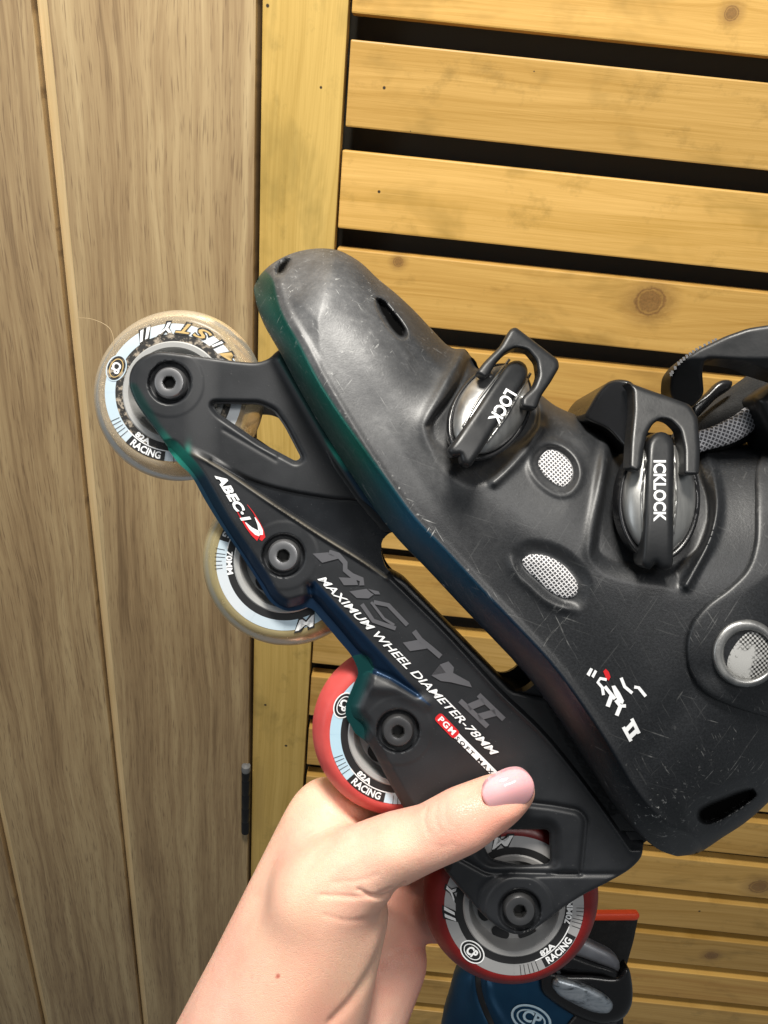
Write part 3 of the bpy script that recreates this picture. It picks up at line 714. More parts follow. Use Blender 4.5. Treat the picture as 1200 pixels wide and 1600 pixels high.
def frame_z(P, d):
    z = np.full(len(P), 66.0)
    z -= 5 * (1 - circ(d / 5))
    ab = above(P, RIDGE); inx = ss((P[:, 0] - 285) / 60) * (P[:, 0] < 606)
    z -= 10 * ss(ab / 12) * inx
    z += 5 * np.exp(-((ab + 2) / 3) ** 2) * inx
    z -= 16 * ss(.4 - sd_poly(P, CHAN) / 14)
    # bevel of the middle bar towards the boot
    ab2 = above(P, TOPBAR); z -= .9 * np.clip(ab2, 0, 40) * (P[:, 0] > 600)
    z += 2.0 * np.exp(-(ab2 / 5) ** 2) * (P[:, 0] > 606)
    # blue lower bevels
    dl = dist_line(P, LOWEDGE); w = np.full(len(P), 19.0)
    z -= 20 * (1 - np.clip(dl / w, 0, 1)) ** 1.2
    sb = sd_poly(P, BAND); dt = dist_line(P, np.array([(488, 909), (672, 1102)], float))
    z -= np.clip(np.minimum(-sb, 8) / 8, 0, 1) * np.clip(dt * .42, 0, 20)
    dl3 = dist_line(P, LOW3); z -= 24 * (1 - np.clip(dl3 / 30, 0, 1)) ** 1.3
    z -= 12 * (1 - np.clip(dist_line(P, LOWB) / 16, 0, 1))
    # valley that parts the bar from the third lug
    dv = dist_line(P, np.array([(560, 1042), (610, 1060), (652, 1084)], float)); z -= 5 * np.exp(-(dv / 6) ** 2)
    dk = dist_line(P, np.array([(585, 1075), (620, 1078), (665, 1100)], float)); z += 4 * np.exp(-(dk / 10) ** 2)
    # notch after the second lug
    dn = dist_line(P, np.array([(484, 918), (484, 948)], float)); z -= 8 * np.exp(-(dn / 7) ** 2)
    for i, b_ in enumerate(BOLTS):
        q = P - np.array(b_); r = np.hypot(q[:, 0], q[:, 1])
        z += 3 * ss((56 - r) / 5) * (1 if i == 3 else .25)
        z -= 13 * ss((34.5 - r) / 3)
    # grooves at the rear panel
    sp = sd_poly(P, PANEL); z -= 5 * np.exp(-(sp / 4) ** 2); z += 3 * ss(-sp / 10)
    z -= 3.5 * np.exp(-(dist_line(P, np.array([(908, 1366), (990, 1366)], float)) / 4) ** 2)
    sr = sd_poly(P, HOLE_R); z -= 12 * ss(1 - sr / 22)
    arc = catmull([(748, 1420), (752, 1390), (775, 1370), (800, 1364)], 4, False); z -= 3 * np.exp(-(dist_line(P, arc) / 4) ** 2)
    sf = sd_poly(P, HOLE_F); z -= 7 * ss(1 - sf / 9)
    box_ = dist_line(P, np.array([(350, 672), (432, 720), (442, 706)], float)); z -= 1.2 * np.exp(-(box_ / 3) ** 2)
    # raised strip under the sole
    z += 6 * np.exp(-(dist_line(P, np.array([(440, 562), (520, 700), (606, 826)], float)) / 9) ** 2)
    return z
def blue_f(P, d):
    dl = dist_line(P, LOWEDGE)
    a = ss((19 - dl) / 5)
    a = np.maximum(a, ss((2 - sd_poly(P, BAND)) / 3))
    a = np.maximum(a, ss((26 - dist_line(P, LOW3)) / 18))
    a = np.maximum(a, ss((13 - dist_line(P, np.array([(444, 560), (520, 690), (606, 822)], float))) / 5))
    a = np.maximum(a, .8 * ss((15 - dist_line(P, np.array([(206, 610), (240, 668), (280, 722)], float))) / 8))
    a = np.maximum(a, gauss(P, (291, 716), 5, 17, 8))
    return a
def along_f(P, d):
    a = np.hypot(P[:, 0] - 200, P[:, 1] - 560) / 1000
    up = dist_line(P, np.array([(444, 560), (520, 690), (606, 822)], float)) < 22
    a = np.where((sd_poly(P, BAND) < 4) & (P[:, 0] > 470), np.clip(.42 + .0 * a, 0, 1), a)
    a = np.where(dist_line(P, LOW3) < 24, .60 - .0 * a, a)
    return np.where(up, .06 + .25 * ss((P[:, 1] - 620) / 200), a)
Sc = np.array([1.0])
frm = relief('frame', FOUT, frame_z, const(50), FR, skate, holes=[HOLE_F, HOLE_M, HOLE_R], step=2.0, sharp=75,
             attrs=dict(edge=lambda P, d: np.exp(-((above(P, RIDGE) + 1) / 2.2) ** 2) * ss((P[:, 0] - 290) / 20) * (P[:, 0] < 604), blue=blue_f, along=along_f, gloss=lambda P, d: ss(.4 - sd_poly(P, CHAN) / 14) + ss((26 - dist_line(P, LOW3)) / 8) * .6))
def mirror(V):
    V = V.copy(); V[:, 2] = -(V[:, 2] + D0 * S) - D0 * S; return V
frm2 = relief('frame_plate', FOUT, plate(64, 5), const(50), BLK, frm, holes=[HOLE_F, HOLE_M, HOLE_R], step=6, place=mirror)
# bridges between the two plates, under the sole
def bridge(poly, z0=58):
    return relief('frame_bridge', round_poly(poly, 8), plate(z0, 3), const(-z0), BLK, frm, step=4)
bridge([(440, 556), (470, 572), (600, 770), (640, 826), (600, 834), (560, 786), (520, 730)])
bridge([(604, 893), (632, 908), (800, 1080), (860, 1092), (980, 1270), (940, 1290), (800, 1120), (700, 1010), (608, 912)])
bridge([(845, 1050), (900, 1120), (1000, 1300), (960, 1300), (850, 1110)])

# ---- bolts
BOLT = simple('blackened_steel', (.34, .34, .35), .33, .85, (500, .1, .0002)); BOLT2 = simple('dark_bolt_steel', (.15, .15, .155), .34, .85, (500, .1, .0002))
HEXM = simple('socket_shadow_steel', (.02, .02, .02), .5, .5)
for i, b_ in enumerate(BOLTS):
    zc = 57.0; mt = BOLT if i < 2 else BOLT2
    k = (D0 - 66) / F * S
    cx, cy = (b_[0] - 600) * k, (800 - b_[1]) * k
    u = S
    pr = [(10.5, 6), (17, 7.5), (22, 6.5), (24.5, 3.5), (25.5, -1), (25.5, -8), (10.5, -8)]
    bo = lathe('bolt', [(r * k, z * u) for r, z in pr], mt, skate, 48, center=(cx, cy, (zc + 6 - D0) * S))
    hexv = []; zt = (zc + 12.2 - D0) * S; zb_ = (zc - 0 - D0) * S
    for (rr, zz) in ((12.5 * k, zt), (10.6 * k, zt - .4 * u), (10.6 * k, zb_)):
        for j in range(6):
            a = j * math.pi / 3 + .3 * i; hexv.append((cx + rr * math.cos(a) * .95, cy + rr * math.sin(a) * .95, zz))
    fs = []
    for l in range(2):
        for j in range(6): fs.append((l * 6 + j, l * 6 + (j + 1) % 6, l * 6 + 6 + (j + 1) % 6, l * 6 + 6 + j))
    fs.append(tuple(range(12, 18)))
    new_mesh('hex_socket', hexv, fs, HEXM, bo, smooth=False)

# ---- wheels
def tyre_mat(name, kind):
    m = NT(name); v = m.obj(); n1 = m.noise(v, 50, 4)
    if kind == 'red':
        m.P(Base_Color=m.mix(m.rng(n1, .3, .7), (.50, .060, .055), (.62, .095, .085)), Roughness=m.rng(m.noise(v, 300, 4), .3, .7, .38, .52), Specular_IOR_Level=.4)
        m.b.inputs['Subsurface Weight'].default_value = .25; m.b.inputs['Subsurface Radius'].default_value = (1, .2, .15); m.b.inputs['Subsurface Scale'].default_value = .003
    elif kind == 'darkred':
        m.P(Base_Color=m.mix(m.rng(n1, .3, .7), (.15, .006, .006), (.20, .011, .009)), Roughness=m.rng(m.noise(v, 300, 4), .3, .7, .32, .48))
        m.b.inputs['Subsurface Weight'].default_value = .2; m.b.inputs['Subsurface Radius'].default_value = (1, .15, .1); m.b.inputs['Subsurface Scale'].default_value = .003
    else:
        tint = (.74, .67, .54) if kind == 'clear' else (.50, .43, .24)
        m.P(Base_Color=tint, Roughness=m.rng(m.noise(v, 120, 4), .3, .7, .12, .3), Transmission_Weight=.78 if kind == 'clear' else .55, IOR=1.18,
            Normal=m.bump(m.noise(v, 400, 4), .1, .0003))
    return m.m
HOLO = {}
for kind, c0, c1, mt in (('a', (.86, .90, .94), (.62, .80, .92), .45), ('b', (.56, .80, .95), (.80, .90, .98), .35), ('c', (.42, .42, .42), (.56, .55, .55), .5)):  # grey last set has the fourth wheel's dark reflection painted into its colour
    m = NT('holographic_print'); sep = m.n('SeparateXYZ', {0: m.obj()})
    nz = m.noise(m.obj((1, 1, 1)), 24, 2)
    m.P(Base_Color=m.mix(m.rng(nz, .35, .65), c0, c1), Metallic=mt, Roughness=.35, Normal=m.bump(m.noise(m.obj(), 700, 2), .05, .0002)); HOLO[kind] = m.m
HUB = {'l': simple('light_grey_hub', (.45, .45, .44), .4, .35, (300, .1, .0003)), 'd': simple('grey_hub', (.36, .355, .35), .4, .25, (300, .1, .0003))}
GRIME = NT('worn_black_print'); GRIME.P(Base_Color=GRIME.mix(GRIME.rng(GRIME.noise(GRIME.obj(), 260, 5, .7), .52, .62), (.015, .014, .013), (.32, .27, .21)), Roughness=.5); GRIME = GRIME.m
PRINTFADE = NT('yellowed_print'); PRINTFADE.P(Base_Color=(.52, .36, .14), Roughness=.5); PRINTFADE = PRINTFADE.m

def sector(c, r0, r1, a0, a1, n=24):
    t = np.radians(np.linspace(a0, a1, n))
    o = [(c[0] + r1 * math.cos(x), c[1] + r1 * math.sin(x)) for x in t]; i = [(c[0] + r0 * math.cos(x), c[1] + r0 * math.sin(x)) for x in t[::-1]]
    return np.array(o + i)

def wheel(cm, cf, Rt, rac, tyre, holo, hub, black, worn=False):
    """cm: silhouette centre at the middle plane; printed side face is 40 units nearer"""
    X, Y = (cm[0] - 600) * S, (800 - cm[1]) * S
    u = S; Z0 = -D0 * S
    prof = [(100, 28), (107.5, 30), (115, 27.5), (122.5, 20), (129, 10), (133, 0)]
    k = Rt / 133.; prof = [(r if i < 2 else 107.5 + (r - 107.5) * (Rt - 107.5) / 25.5, z) for i, (r, z) in enumerate(prof)]
    pr = catmull(prof, 2.5, False); pr = np.concatenate([pr, (pr * [1, -1])[::-1][1:]])
    w = lathe('wheel', [(r * u, z * u) for r, z in pr], tyre, skate, 128, center=(X, Y, Z0))
    zf_ = 30.0; kk = (D0 - zf_) / F
    fc = (600 + (cm[0] - 600) / kk, 800 + (cm[1] - 800) / kk)      # where the face centre is seen
    sc = 1 / kk
    # hub: solid core with a dished centre and five cut-outs
    core = [(100.2, 29.6), (100.2, -29.6), (74, -29.6), (70, -24), (66, -8), (30, -8), (28, -34), (12, -34), (12, 36), (28, 36), (30, 9), (62, 9), (66, 18), (67, 28), (69, 31.5), (76, 32), (79, 29.6)]
    hb = lathe('hub', [(r * u, z * u) for r, z in core], hub, w, 96, center=(X, Y, Z0))
    # lightening holes
    for j in range(7):
        a = math.radians(rac + 20 + j * 360 / 7)
        px, py = fc[0] + 48 * math.cos(a), fc[1] + 47 * math.sin(a)
        decal('hub_hole', [ell((px, py), 14.5, 10, math.degrees(a) + 90, 24)], 10.5, INK, hb, lift=0)
    # printed rings
    pz = 30.2
    decal('print_ring', [sector(fc, 88.5 * sc, 105.5 * sc * (Rt / 135) ** .5, a, a + 30.2, 12) for a in range(0, 360, 30)], pz, holo, w, lift=0)
    decal('inner_ring', [sector(fc, 78 * sc, 89 * sc, a, a + 30.2, 12) for a in range(0, 360, 30)], pz, black, w, lift=.25)
    A = lambda x: rac + x
    ink = black if worn else INK
    decal('lettering_panel', [sector(fc, 90.3 * sc, 105.5 * sc, A(-18), A(18), 16)], pz, INK, w, lift=.5)
    decal('panel_line', [sector(fc, 89 * sc, 90.6 * sc, A(-24), A(24), 16)], pz, WHITE, w, lift=.6)
    text_obj('wheel_lettering', 'RACING', None, 0, 15.5, pz, WHITE, w, arc=(fc[0], fc[1], 103.2 * sc, A(0)), bold=.03, width=53, lift=.9)
    text_obj('wheel_lettering', '82A', None, 0, 11.5, pz, WHITE, w, arc=(fc[0], fc[1], 88 * sc, A(8)), bold=.04, width=27, lift=.9)
    text_obj('wheel_lettering', '70MM', None, 0, 12.5, pz, WHITE, w, arc=(fc[0], fc[1], 89 * sc, A(-38)), bold=.035, width=38, lift=.9)
    tk = []
    for q in (24, 28, 31.5, 35.5, 39): tk.append(sector(fc, 91 * sc, 106 * sc, A(q), A(q + .55), 3))
    for q in (-26, -30, -33, -36.5, -40, -43): tk.append(sector(fc, (91 + (q % 3) * 2) * sc, 107 * sc, A(q), A(q + .5), 3))
    decal('tick_marks', tk, pz, ink, w, lift=.5)
    # round emblem
    a = math.radians(A(87)); ec = (fc[0] + 95 * sc * math.cos(a), fc[1] + 95 * sc * math.sin(a)); ea = A(87) + 90
    r_ = 96
    decal('emblem', [ell(ec, 21.5, 15.5, ea)], pz, WHITE if not worn else holo, w, lift=.7)
    decal('emblem', [ell(ec, 19.5, 13.6, ea)], pz, ink, w, lift=.9)
    decal('emblem', [ell(ec, 15.5, 10.4, ea)], pz, WHITE if not worn else PRINTFADE, w, lift=1.1)
    decal('emblem', [ell(ec, 14, 9.0, ea)], pz, ink, w, lift=1.3)
    text_obj('wheel_lettering', 'CP', None, 0, 18, pz, WHITE, w, arc=(fc[0], fc[1], (95 + 6.5) * sc, A(87)), bold=.04, width=19, lift=1.6)
    # outlined model lettering
    for ch, off, wd in (('II', 127, 28), ('Y', 145, 27), ('T', 162, 26), ('S', 180, 30), ('I', 196, 12), ('M', 214, 40)):
        text_obj('wheel_lettering', ch, None, 0, 25, pz, ink, w, arc=(fc[0], fc[1], 107.5 * sc, A(off)), bold=.085, shear=.35, width=wd + 5, lift=.8)
        text_obj('wheel_lettering', ch, None, 0, 22, pz, WHITE if not worn else (PRINTFADE if ch in 'TSM' else WHITE), w, arc=(fc[0], fc[1], 106.3 * sc, A(off)), bold=.015, shear=.35, width=wd, lift=1.1)
    br = lathe('bearing', [(r * u, z * u) for r, z in [(12, 37), (27, 37), (28.5, 35), (28.5, 16), (12, 16)]], BOLT2, w, 48, center=(X, Y, Z0))
    return w
TYC = tyre_mat('clear_urethane', 'clear'); TYA = tyre_mat('amber_urethane', 'amber'); TYR = tyre_mat('red_urethane', 'red'); TYD = tyre_mat('dark_red_urethane', 'darkred')
w1 = wheel((280, 618), None, 133.5, 116, TYC, HOLO['a'], HUB['l'], GRIME, True); w1['label'] = 'clear wheel at the toe end with worn silver print'
w2 = wheel((449, 876), None, 132.5, 217, TYA, HOLO['a'], HUB['l'], INK); w2['label'] = 'second wheel, cloudy amber, with pale blue print'
w3 = wheel((623, 1139), None, 135, 121, TYR, HOLO['b'], HUB['l'], INK); w3['label'] = 'bright red wheel with pale blue print above the thumb'
w4 = wheel((798, 1399), None, 137, 45, TYD, HOLO['c'], HUB['d'], INK); w4['label'] = 'dark red wheel with grey print below the thumb'

# ---- frame lettering
ZF = 67.2
text_obj('frame_lettering', 'MAXIMUM WHEEL DIAMETER-78MM', (495, 904), 45.3, 16.5, ZF, WHITE, frm, bold=.012, shear=.4, width=392)
text_obj('frame_lettering', 'ABEC·1', (337, 745), 59, 18.5, ZF, WHITE, frm, bold=.05, shear=.3, width=88, spacing=1.05)
GREYP = simple('grey_print', (.10, .10, .11), .45, .2)
c3 = lambda pts: [(450 + x / 3, 820 + y / 3) for x, y in pts]
mist = [c3([(115, 135), (186, 129), (238, 158), (160, 178)]), stroke(c3([(192, 128), (236, 142), (268, 178), (268, 212), (300, 238), (345, 256), (346, 284)]), 8),
        c3([(237, 246), (318, 250), (328, 282), (262, 283)]), c3([(288, 312), (368, 300), (388, 318), (402, 326), (378, 345), (322, 343)]), c3([(374, 300), (425, 312), (432, 326), (408, 326)]),
        stroke(c3([(346, 372), (400, 450), (505, 486)]), 6.5), stroke(c3([(390, 362), (450, 440), (498, 470)]), 4), stroke(c3([(402, 362), (470, 376), (560, 470)]), 6.5),
        c3([(538, 552), (606, 540), (652, 580), (572, 592)]), stroke(c3([(590, 498), (622, 540), (672, 580), (716, 618)]), 8),
        c3([(712, 655), (752, 640), (778, 668), (774, 694), (850, 736), (862, 762), (764, 738), (716, 732), (672, 706), (740, 694)]),
        stroke(c3([(893, 797), (1012, 912)]), 8), stroke(c3([(806, 824), (936, 946)]), 8), stroke(c3([(918, 826), (846, 856)]), 11), stroke(c3([(972, 880), (892, 902)]), 11)]
decal('frame_lettering', mist, ZF, GREYP, frm, lift=.4)
# swoosh round the 1
sw = lambda pts: [(300 + x * .15, 700 + y * .15) for x, y in pts]
decal('frame_emblem', [stroke(catmull(sw([(440, 600), (500, 715), (570, 820), (640, 900), (715, 945)]), 4, False), None) if False else stroke(sw([(440, 600), (500, 715), (570, 820), (640, 895), (700, 930)]), [.6, 1.5, 4, 8, 13]),
      stroke(sw([(575, 590), (640, 672), (690, 760), (728, 850), (738, 925), (715, 960)]), [.6, 1.2, 2.5, 5, 8, 5])], ZF, RED, frm, lift=.4)
decal('frame_emblem', [stroke(sw([(556, 775), (612, 838), (670, 880), (708, 890)]), [1.2, 5, 8, 9]), stroke(sw([(655, 722), (694, 795), (715, 860), (716, 905)]), [1.2, 4, 7, 7])], ZF, WHITE, frm, lift=.7)
# badge
def strip(a, b_, w): a = np.array(a, float); b_ = np.array(b_, float); return stroke([a, b_], w)
decal('badge', [round_poly(strip((683, 1118), (714, 1150), 15), 6)], ZF, RED, frm, lift=.4)
decal('badge', [strip((711.5, 1147.5), (790, 1226), 10.5)], ZF, WHITE, frm, lift=.3)
text_obj('badge_lettering', 'PGM', (683.5, 1124.5), 45.8, 12.5, ZF, WHITE, frm, bold=.03, width=33, lift=.8, spacing=1.2)
text_obj('badge_lettering', 'SOFT MAX', (711, 1154), 45, 8.5, ZF, INK, frm, bold=.02, width=80, lift=.8, spacing=1.5)

# ------------------------------------------------------------------ the hand
def hull_capsule(bm, a, ra, b_, rb):
    vs_ = []
    for c, r in ((a, ra), (b_, rb)):
        t = bmesh.new(); bmesh.ops.create_icosphere(t, subdivisions=3, radius=1)
        for v in t.verts: vs_.append(bm.verts.new(Vector(c) + v.co * r))
        t.free()
    h = bmesh.ops.convex_hull(bm, input=vs_)
    junk = [e for e in h['geom_interior'] if isinstance(e, bmesh.types.BMVert)] + [e for e in h['geom_unused'] if isinstance(e, bmesh.types.BMVert)]
    bmesh.ops.delete(bm, geom=list(set(junk)), context='VERTS')
def U(px, py, z): return Vector(unproj(np.array([[px, py]]), z)[0]) if z >= 0 else Vector(((px - 600) * (D0 - z) / F * S, (800 - py) * (D0 - z) / F * S, (z - D0) * S))
def RR(r, z): return r * (D0 - z) / F * S
SKIN = NT('skin'); v = SKIN.obj(); n1 = SKIN.noise(v, 38, 4, .6); n2 = SKIN.noise(v, 900, 3); n3 = SKIN.noise(v, 14, 2)
colr = SKIN.mix(SKIN.rng(n1, .3, .7), (.93, .57, .43), (.88, .45, .345))
colr = SKIN.mix(SKIN.rng(n3, .4, .65, 0, .6), colr, (.93, .64, .43))
colr = SKIN.mix(SKIN.math('MULTIPLY', SKIN.attr('pink'), .8), colr, (.78, .30, .22))
blot = SKIN.noise(v, 110, 4, .65); colr = SKIN.mix(SKIN.rng(blot, .5, .72, 0, .28), colr, (.80, .34, .25))
colr = SKIN.mix(SKIN.attr('spot'), colr, (.55, .12, .08))
lines = SKIN.n('TexVoronoi', {'Vector': v, 'Scale': 1300.0}, feature='DISTANCE_TO_EDGE').outputs[0]
SKIN.P(Base_Color=colr, Roughness=SKIN.rng(n2, .3, .7, .34, .50), Subsurface_Weight=.22, Subsurface_Radius=(1.0, .35, .2), Subsurface_Scale=.0035,
       Normal=SKIN.bump(SKIN.math('ADD', SKIN.math('MULTIPLY', n2, .5), SKIN.rng(lines, 0, .12, 0, .5)), .5, .0004))
caps = [
    # forearm, wrist
    ((320, 1830, -60), 150, (422, 1575, -35), 122), ((350, 1860, -90), 140, (450, 1580, -70), 116),
    # back of the hand up to the index knuckle (passes behind the third wheel)
    ((425, 1540, -40), 108, (512, 1290, -60), 74), ((450, 1540, -60), 105, (540, 1330, -95), 70), ((437, 1500, -50), 100, (538, 1264, -85), 52),
    # palm towards the little finger
    ((470, 1580, -100), 100, (590, 1430, -120), 62), ((500, 1640, -110), 112, (598, 1500, -110), 70), ((540, 1600, -120), 80, (612, 1450, -120), 52),
    # ball of the thumb
    ((430, 1600, -20), 118, (515, 1410, 30), 84), ((470, 1570, -15), 108, (528, 1430, 26), 80),
    # thumb
    ((500, 1400, 38), 84, (585, 1338, 70), 60), ((575, 1342, 68), 61, (672, 1306, 104), 49), ((672, 1306, 104), 49, (722, 1280, 112), 50), ((722, 1280, 112), 50, (772, 1254, 108), 43), ((772, 1254, 108), 43, (806, 1236, 104), 31),
    # index finger, behind the frame
    ((535, 1262, -100), 46, (610, 1225, -150), 40), ((610, 1225, -150), 40, (700, 1215, -150), 36), ((700, 1215, -150), 36, (770, 1225, -125), 33),
    # middle finger
    ((560, 1330, -120), 46, (640, 1300, -165), 41), ((640, 1300, -165), 41, (740, 1290, -160), 37), ((740, 1290, -160), 37, (805, 1290, -130), 33),
    # ring finger
    ((590, 1400, -125), 46, (660, 1372, -160), 40), ((660, 1372, -160), 40, (750, 1362, -150), 35), ((750, 1362, -150), 35, (800, 1370, -120), 31),
    # little finger curled against the fourth wheel
    ((608, 1450, -120), 46, (642, 1432, -110), 36), ((642, 1432, -110), 36, (722, 1440, -140), 32), ((722, 1440, -140), 32, (770, 1440, -115), 29),
]
bm = bmesh.new()
for a, ra, b_, rb in caps:
    t = bmesh.new(); hull_capsule(t, U(*a), RR(ra, a[2]), U(*b_), RR(rb, b_[2]))
    me = bpy.data.meshes.new('tmp'); t.to_mesh(me); t.free(); bm.from_mesh(me); bpy.data.meshes.remove(me)
bmesh.ops.recalc_face_normals(bm, faces=bm.faces[:])
me = bpy.data.meshes.new('hand_raw'); bm.to_mesh(me); bm.free()
tmp = bpy.data.objects.new('tmp', me); COL.objects.link(tmp)
md = tmp.modifiers.new('r', 'REMESH'); md.mode = 'VOXEL'; md.voxel_size = .00085
md = tmp.modifiers.new('s', 'SMOOTH'); md.factor = .5; md.iterations = 30
dg = bpy.context.evaluated_depsgraph_get(); hm = bpy.data.meshes.new_from_object(tmp.evaluated_get(dg)); bpy.data.objects.remove(tmp)
nv = len(hm.vertices); co = np.zeros(nv * 3); hm.vertices.foreach_get('co', co); co = co.reshape(-1, 3)
no = np.zeros(nv * 3); hm.vertices.foreach_get('normal', no); no = no.reshape(-1, 3)
px = np.stack([600 + co[:, 0] / -co[:, 2] * F, 800 - co[:, 1] / -co[:, 2] * F], 1)
ed = np.zeros(len(hm.edges) * 2, np.int32); hm.edges.foreach_get('vertices', ed); ed = ed.reshape(-1, 2)
deg = np.bincount(ed.ravel(), minlength=nv)
lw = np.clip(ss((612 - px[:, 0]) / 60), 0, 1) * .9 * (1 - gauss(px, (600, 1395), 40)) * (1 - .9 * gauss(px, (505, 1215), 45))
for _ in range(240):
    acc = np.stack([np.bincount(ed[:, 0], co[ed[:, 1], k_], nv) + np.bincount(ed[:, 1], co[ed[:, 0], k_], nv) for k_ in range(3)], 1) / np.maximum(deg, 1)[:, None]
    co += (acc - co) * (lw * .6)[:, None]
front = ss(no[:, 2] * 2.0) * ss((co[:, 2] / S + D0 + 60) / 40)
disp = np.zeros(nv)
creases = [([(560, 1392), (590, 1402), (615, 1396), (632, 1382)], 4.0, 3.2), ([(500, 1400), (540, 1404), (580, 1400), (612, 1388)], 2.0, 3.5), ([(505, 1434), (540, 1440), (575, 1436)], 1.0, 4),
           ([(622, 1400), (614, 1440), (600, 1486), (582, 1522), (552, 1566), (520, 1600)], 4.5, 8),
           ([(668, 1262), (664, 1285), (670, 1302)], 1.3, 3.0), ([(684, 1258), (681, 1280), (690, 1300)], 1.0, 2.6), ([(697, 1256), (696, 1272), (700, 1288)], .8, 2.5), ([(680, 1322), (695, 1324), (708, 1318)], .5, 3),
           ([(490, 1330), (520, 1308), (560, 1300)], .7, 5), ([(520, 1380), (556, 1378), (590, 1366)], .9, 4),
           ([(500, 1238), (530, 1258), (566, 1284)], 1.2, 6), ([(512, 1260), (530, 1282), (550, 1292)], .6, 4)]
for pts, dp, w in creases:
    disp -= dp * np.exp(-(dist_line(px, catmull(pts, 5, False)) / w) ** 2)
disp += 2.5 * gauss(px, (688, 1292), 30, 40, -25) + 4 * gauss(px, (620, 1340), 40, 30)
disp += 2.0 * gauss(px, (540, 1350), 60, 12, -40) - 3.0 * gauss(px, (500, 1330), 60, 14, -50) + 1.5 * np.sin(px[:, 0] * .05 + px[:, 1] * .03)
disp += 4 * gauss(px, (800, 1270), 26, 14, -28)
co += no * (disp * front * S)[:, None]
hm.vertices.foreach_set('co', co.ravel())
pink = np.clip(.8 * gauss(px, (780, 1262), 70, 60) + .5 * gauss(px, (700, 1290), 60, 40) + .5 * gauss(px, (560, 1250), 60, 30) + .35 * gauss(px, (480, 1480), 60, 60) + .9 * ss((-(co[:, 2] / S + D0) - 30) / 60) * ss((px[:, 0] - 560) / 60) + .6 * gauss(px, (500, 1590), 60, 60), 0, 1)
spot = np.exp(-((np.hypot(px[:, 0] - 432, px[:, 1] - 1527)) / 3.6) ** 4) * front
for nm, a in (('pink', pink), ('spot', spot)):
    at = hm.attributes.new(nm, 'FLOAT', 'POINT'); at.data.foreach_set('value', a.astype(np.float32))
hm.polygons.foreach_set('use_smooth', [True] * len(hm.polygons)); hm.materials.clear(); hm.materials.append(SKIN.m)
hand = bpy.data.objects.new('person', hm); COL.objects.link(hand); hand.matrix_world = CM
tag(hand, 'bare hand and forearm, pink-nailed thumb pressed on the black skate frame', 'person')
# thumbnail, laid on the finished thumb surface
NAIL = NT('pink_nail_gel'); NAIL.P(Base_Color=NAIL.mix(NAIL.rng(NAIL.noise(NAIL.obj(), 60, 2), .3, .7), (.84, .40, .43), (.88, .50, .52)), Roughness=.06, Specular_IOR_Level=.6, Coat_Weight=.6, Coat_Roughness=.04, Subsurface_Weight=.2, Subsurface_Scale=.002); NAIL = NAIL.m
nail_c = np.array([793., 1236.]); nax = np.array([.93, -.368]); nnx = np.array([.368, .93])
nail_out = catmull([nail_c + nax * a + nnx * b_ for a, b_ in ((-40, 0), (-37, -14), (-26, -25), (-4, -30), (16, -30), (32, -24), (41, -11), (43, 3), (38, 17), (26, 27), (4, 31), (-16, 29), (-33, 18))])
def nail_z(P, d):
    q = P - nail_c; u = q @ nax; w = q @ nnx + 2
    return 152 - .0160 * w * w - .0045 * (u + 12) ** 2 - 2 * (1 - circ(d / 3))
relief('thumbnail', nail_out, nail_z, lambda P, d: nail_z(P, d) - 9, NAIL, hand, step=1.5)

# ------------------------------------------------------------------ second skate, lower and farther
D2 = 1620.0
sk2 = root('inline_skate', 'blue inline skate with a red-topped black cuff at the bottom behind the dark red wheel', 'inline skate', CM)
def blue_mat():
    m = NT('metallic_blue_shell'); v = m.obj()
    m.P(Base_Color=m.mix(m.rng(m.noise(v, 30, 3), .3, .7), (.006, .038, .09), (.010, .07, .15)), Metallic=.55, Roughness=m.rng(m.noise(v, 120, 4), .3, .7, .36, .48), Normal=m.bump(m.noise(v, 900, 2), .1, .0002))
    return m.m
BLUE = blue_mat()
B2 = catmull([(742, 1440), (728, 1492), (712, 1516), (702, 1550), (692, 1585), (684, 1640), (660, 1720), (600, 1790), (560, 1850), (552, 1890), (600, 1905), (800, 1905), (960, 1900), (984, 1850), (976, 1760), (968, 1680), (966, 1600), (960, 1540), (940, 1470), (900, 1430)])
def b2z(P, d):
    z = 105 * circ(d / 130)
    z -= 5 * np.exp(-(dist_line(P, catmull([(745, 1520), (750, 1560), (770, 1600), (800, 1650)], 6, False)) / 5) ** 2)
    z += 6 * np.exp(-(dist_line(P, catmull([(758, 1520), (764, 1560), (785, 1600), (815, 1650)], 6, False)) / 6) ** 2)
    return z
shell2 = relief('boot_shell', B2, b2z, lambda P, d: -b2z(P, d), BLUE, sk2, step=4, D=D2)
relief('tongue_seam', stroke(catmull([(746, 1505), (749, 1550), (768, 1600), (800, 1655)], 8, False), 9), lambda P, d: b2z(P, np.full(len(P), 40.)) * 0 + b2z(P, -sd_poly(P, B2)) + 3 * circ(d / 4), const(20), BLK, shell2, step=2.5, D=D2)
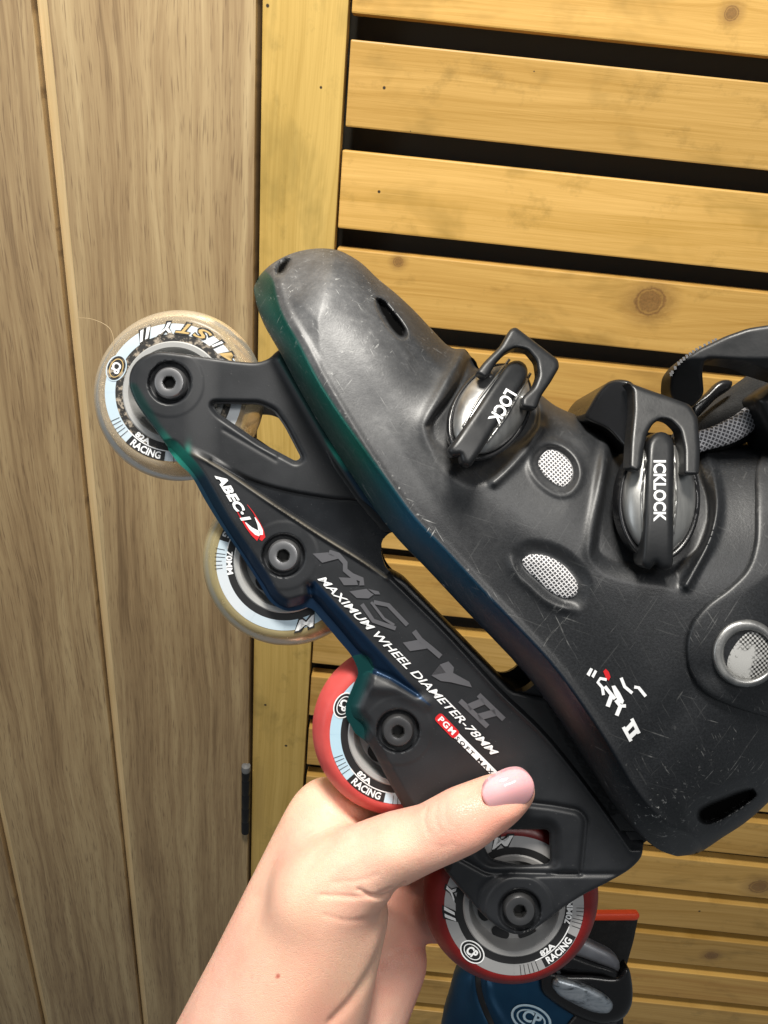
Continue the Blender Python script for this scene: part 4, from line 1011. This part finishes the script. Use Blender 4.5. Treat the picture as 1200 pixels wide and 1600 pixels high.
# black side panel
relief('side_panel', catmull([(862, 1500), (880, 1530), (905, 1570), (880, 1610), (870, 1680), (900, 1780), (960, 1800), (980, 1720), (972, 1620), (968, 1540), (940, 1490)]),
       lambda P, d: b2z(P, -sd_poly(P, B2)) + 5 * circ(d / 5), const(10), BLK, shell2, step=4, D=D2)
lin2 = relief('cuff', round_poly([(850, 1428), (998, 1430), (990, 1470), (978, 1512), (980, 1560), (860, 1560)], 8), lambda P, d: 70 + 20 * circ(d / 20), const(62), VELVET, sk2, step=3.5, D=D2)
REDF = simple('red_trim', (.85, .075, .02), .5)
relief('cuff_trim', round_poly([(840, 1426), (997, 1425), (1000, 1431), (996, 1438), (840, 1439)], 5), lambda P, d: 92 + 6 * circ(d / 8), const(82), REDF, lin2, step=2.6, D=D2)
PAD = NT('grey_reflective_pad'); PAD.P(Base_Color=PAD.ramp(PAD.noise(PAD.obj((1, 1, 1)), 40, 3), [(.35, (.16, .16, .18)), (.65, (.36, .37, .40))]), Metallic=.5, Roughness=.4); PAD = PAD.m
relief('strap_pad', catmull([(842, 1452), (862, 1452), (900, 1462), (936, 1478), (958, 1490), (968, 1504), (966, 1518), (940, 1508), (900, 1494), (850, 1486)]), lambda P, d: 104 + 14 * circ(d / 14), const(60), PAD, sk2, step=2.4, D=D2)
relief('strap', catmull([(846, 1478), (880, 1486), (930, 1504), (966, 1518), (964, 1534), (940, 1524), (890, 1520), (846, 1506)]), lambda P, d: 108 + 12 * circ(d / 12), const(50), BLKG, sk2, step=2.4, D=D2)
relief('buckle_body', catmull([(848, 1512), (870, 1520), (920, 1522), (965, 1524), (980, 1510), (988, 1540), (986, 1572), (972, 1592), (940, 1600), (900, 1588), (862, 1564), (846, 1548)]), lambda P, d: 110 + 12 * circ(d / 14), const(30), BLKG, sk2, step=2.4, D=D2)
m = NT('scratched_silver_blue'); _n = m.noise(m.obj((1, 2.5, 1), rot=(0, 0, -.4)), 90, 5, .7, .6)
m.P(Base_Color=m.ramp(_n, [(.34, (.05, .06, .07)), (.47, (.42, .47, .52)), (.7, (.62, .66, .70))]), Metallic=.6, Roughness=.35)
relief('buckle_lever', catmull([(862, 1538), (868, 1526), (890, 1530), (920, 1540), (948, 1556), (958, 1570), (952, 1582), (930, 1582), (900, 1570), (870, 1552)]), lambda P, d: 122 + 16 * circ(d / 14), const(90), m.m, sk2, step=2.2, D=D2)
zz2 = lambda P: b2z(P, -sd_poly(P, B2)) + 1
PALE = simple('pale_blue_print', (.55, .74, .86), .45)
for a, b_, mt, lf in ((33, 21, PALE, 1), (29, 17.5, BLUE, 2), (24, 13.5, PALE, 3), (21, 11, BLUE, 4)):
    decal('emblem', [ell((830, 1592), a, b_, 22)], zz2, mt, shell2, D=D2, lift=lf)
text_obj('emblem_lettering', 'CP', (814, 1592), 22, 24, zz2, PALE, shell2, D=D2, bold=.03, width=30, lift=6)

# ------------------------------------------------------------------ stray hair on the first wheel
pts = [unproj(np.array([p_]), 30)[0] for p_ in catmull([(122, 497), (140, 498), (160, 505), (172, 514), (177, 528), (178, 545)], 3, False)]
cu = bpy.data.curves.new('stray_hair', 'CURVE'); cu.dimensions = '3D'; sp = cu.splines.new('POLY'); sp.points.add(len(pts) - 1)
for i, q in enumerate(pts): sp.points[i].co = (*q, 1)
cu.bevel_depth = .00010; cu.materials.append(simple('fair_hair', (.45, .33, .18), .4))
ho = bpy.data.objects.new('t', cu); COL.objects.link(ho); dg = bpy.context.evaluated_depsgraph_get()
hmm = bpy.data.meshes.new_from_object(ho.evaluated_get(dg)); bpy.data.objects.remove(ho)
ho = bpy.data.objects.new('stray_hair', hmm); COL.objects.link(ho); ho.matrix_world = CM
tag(ho, 'fine fair hair sticking out from the left edge of the clear wheel', 'hair')
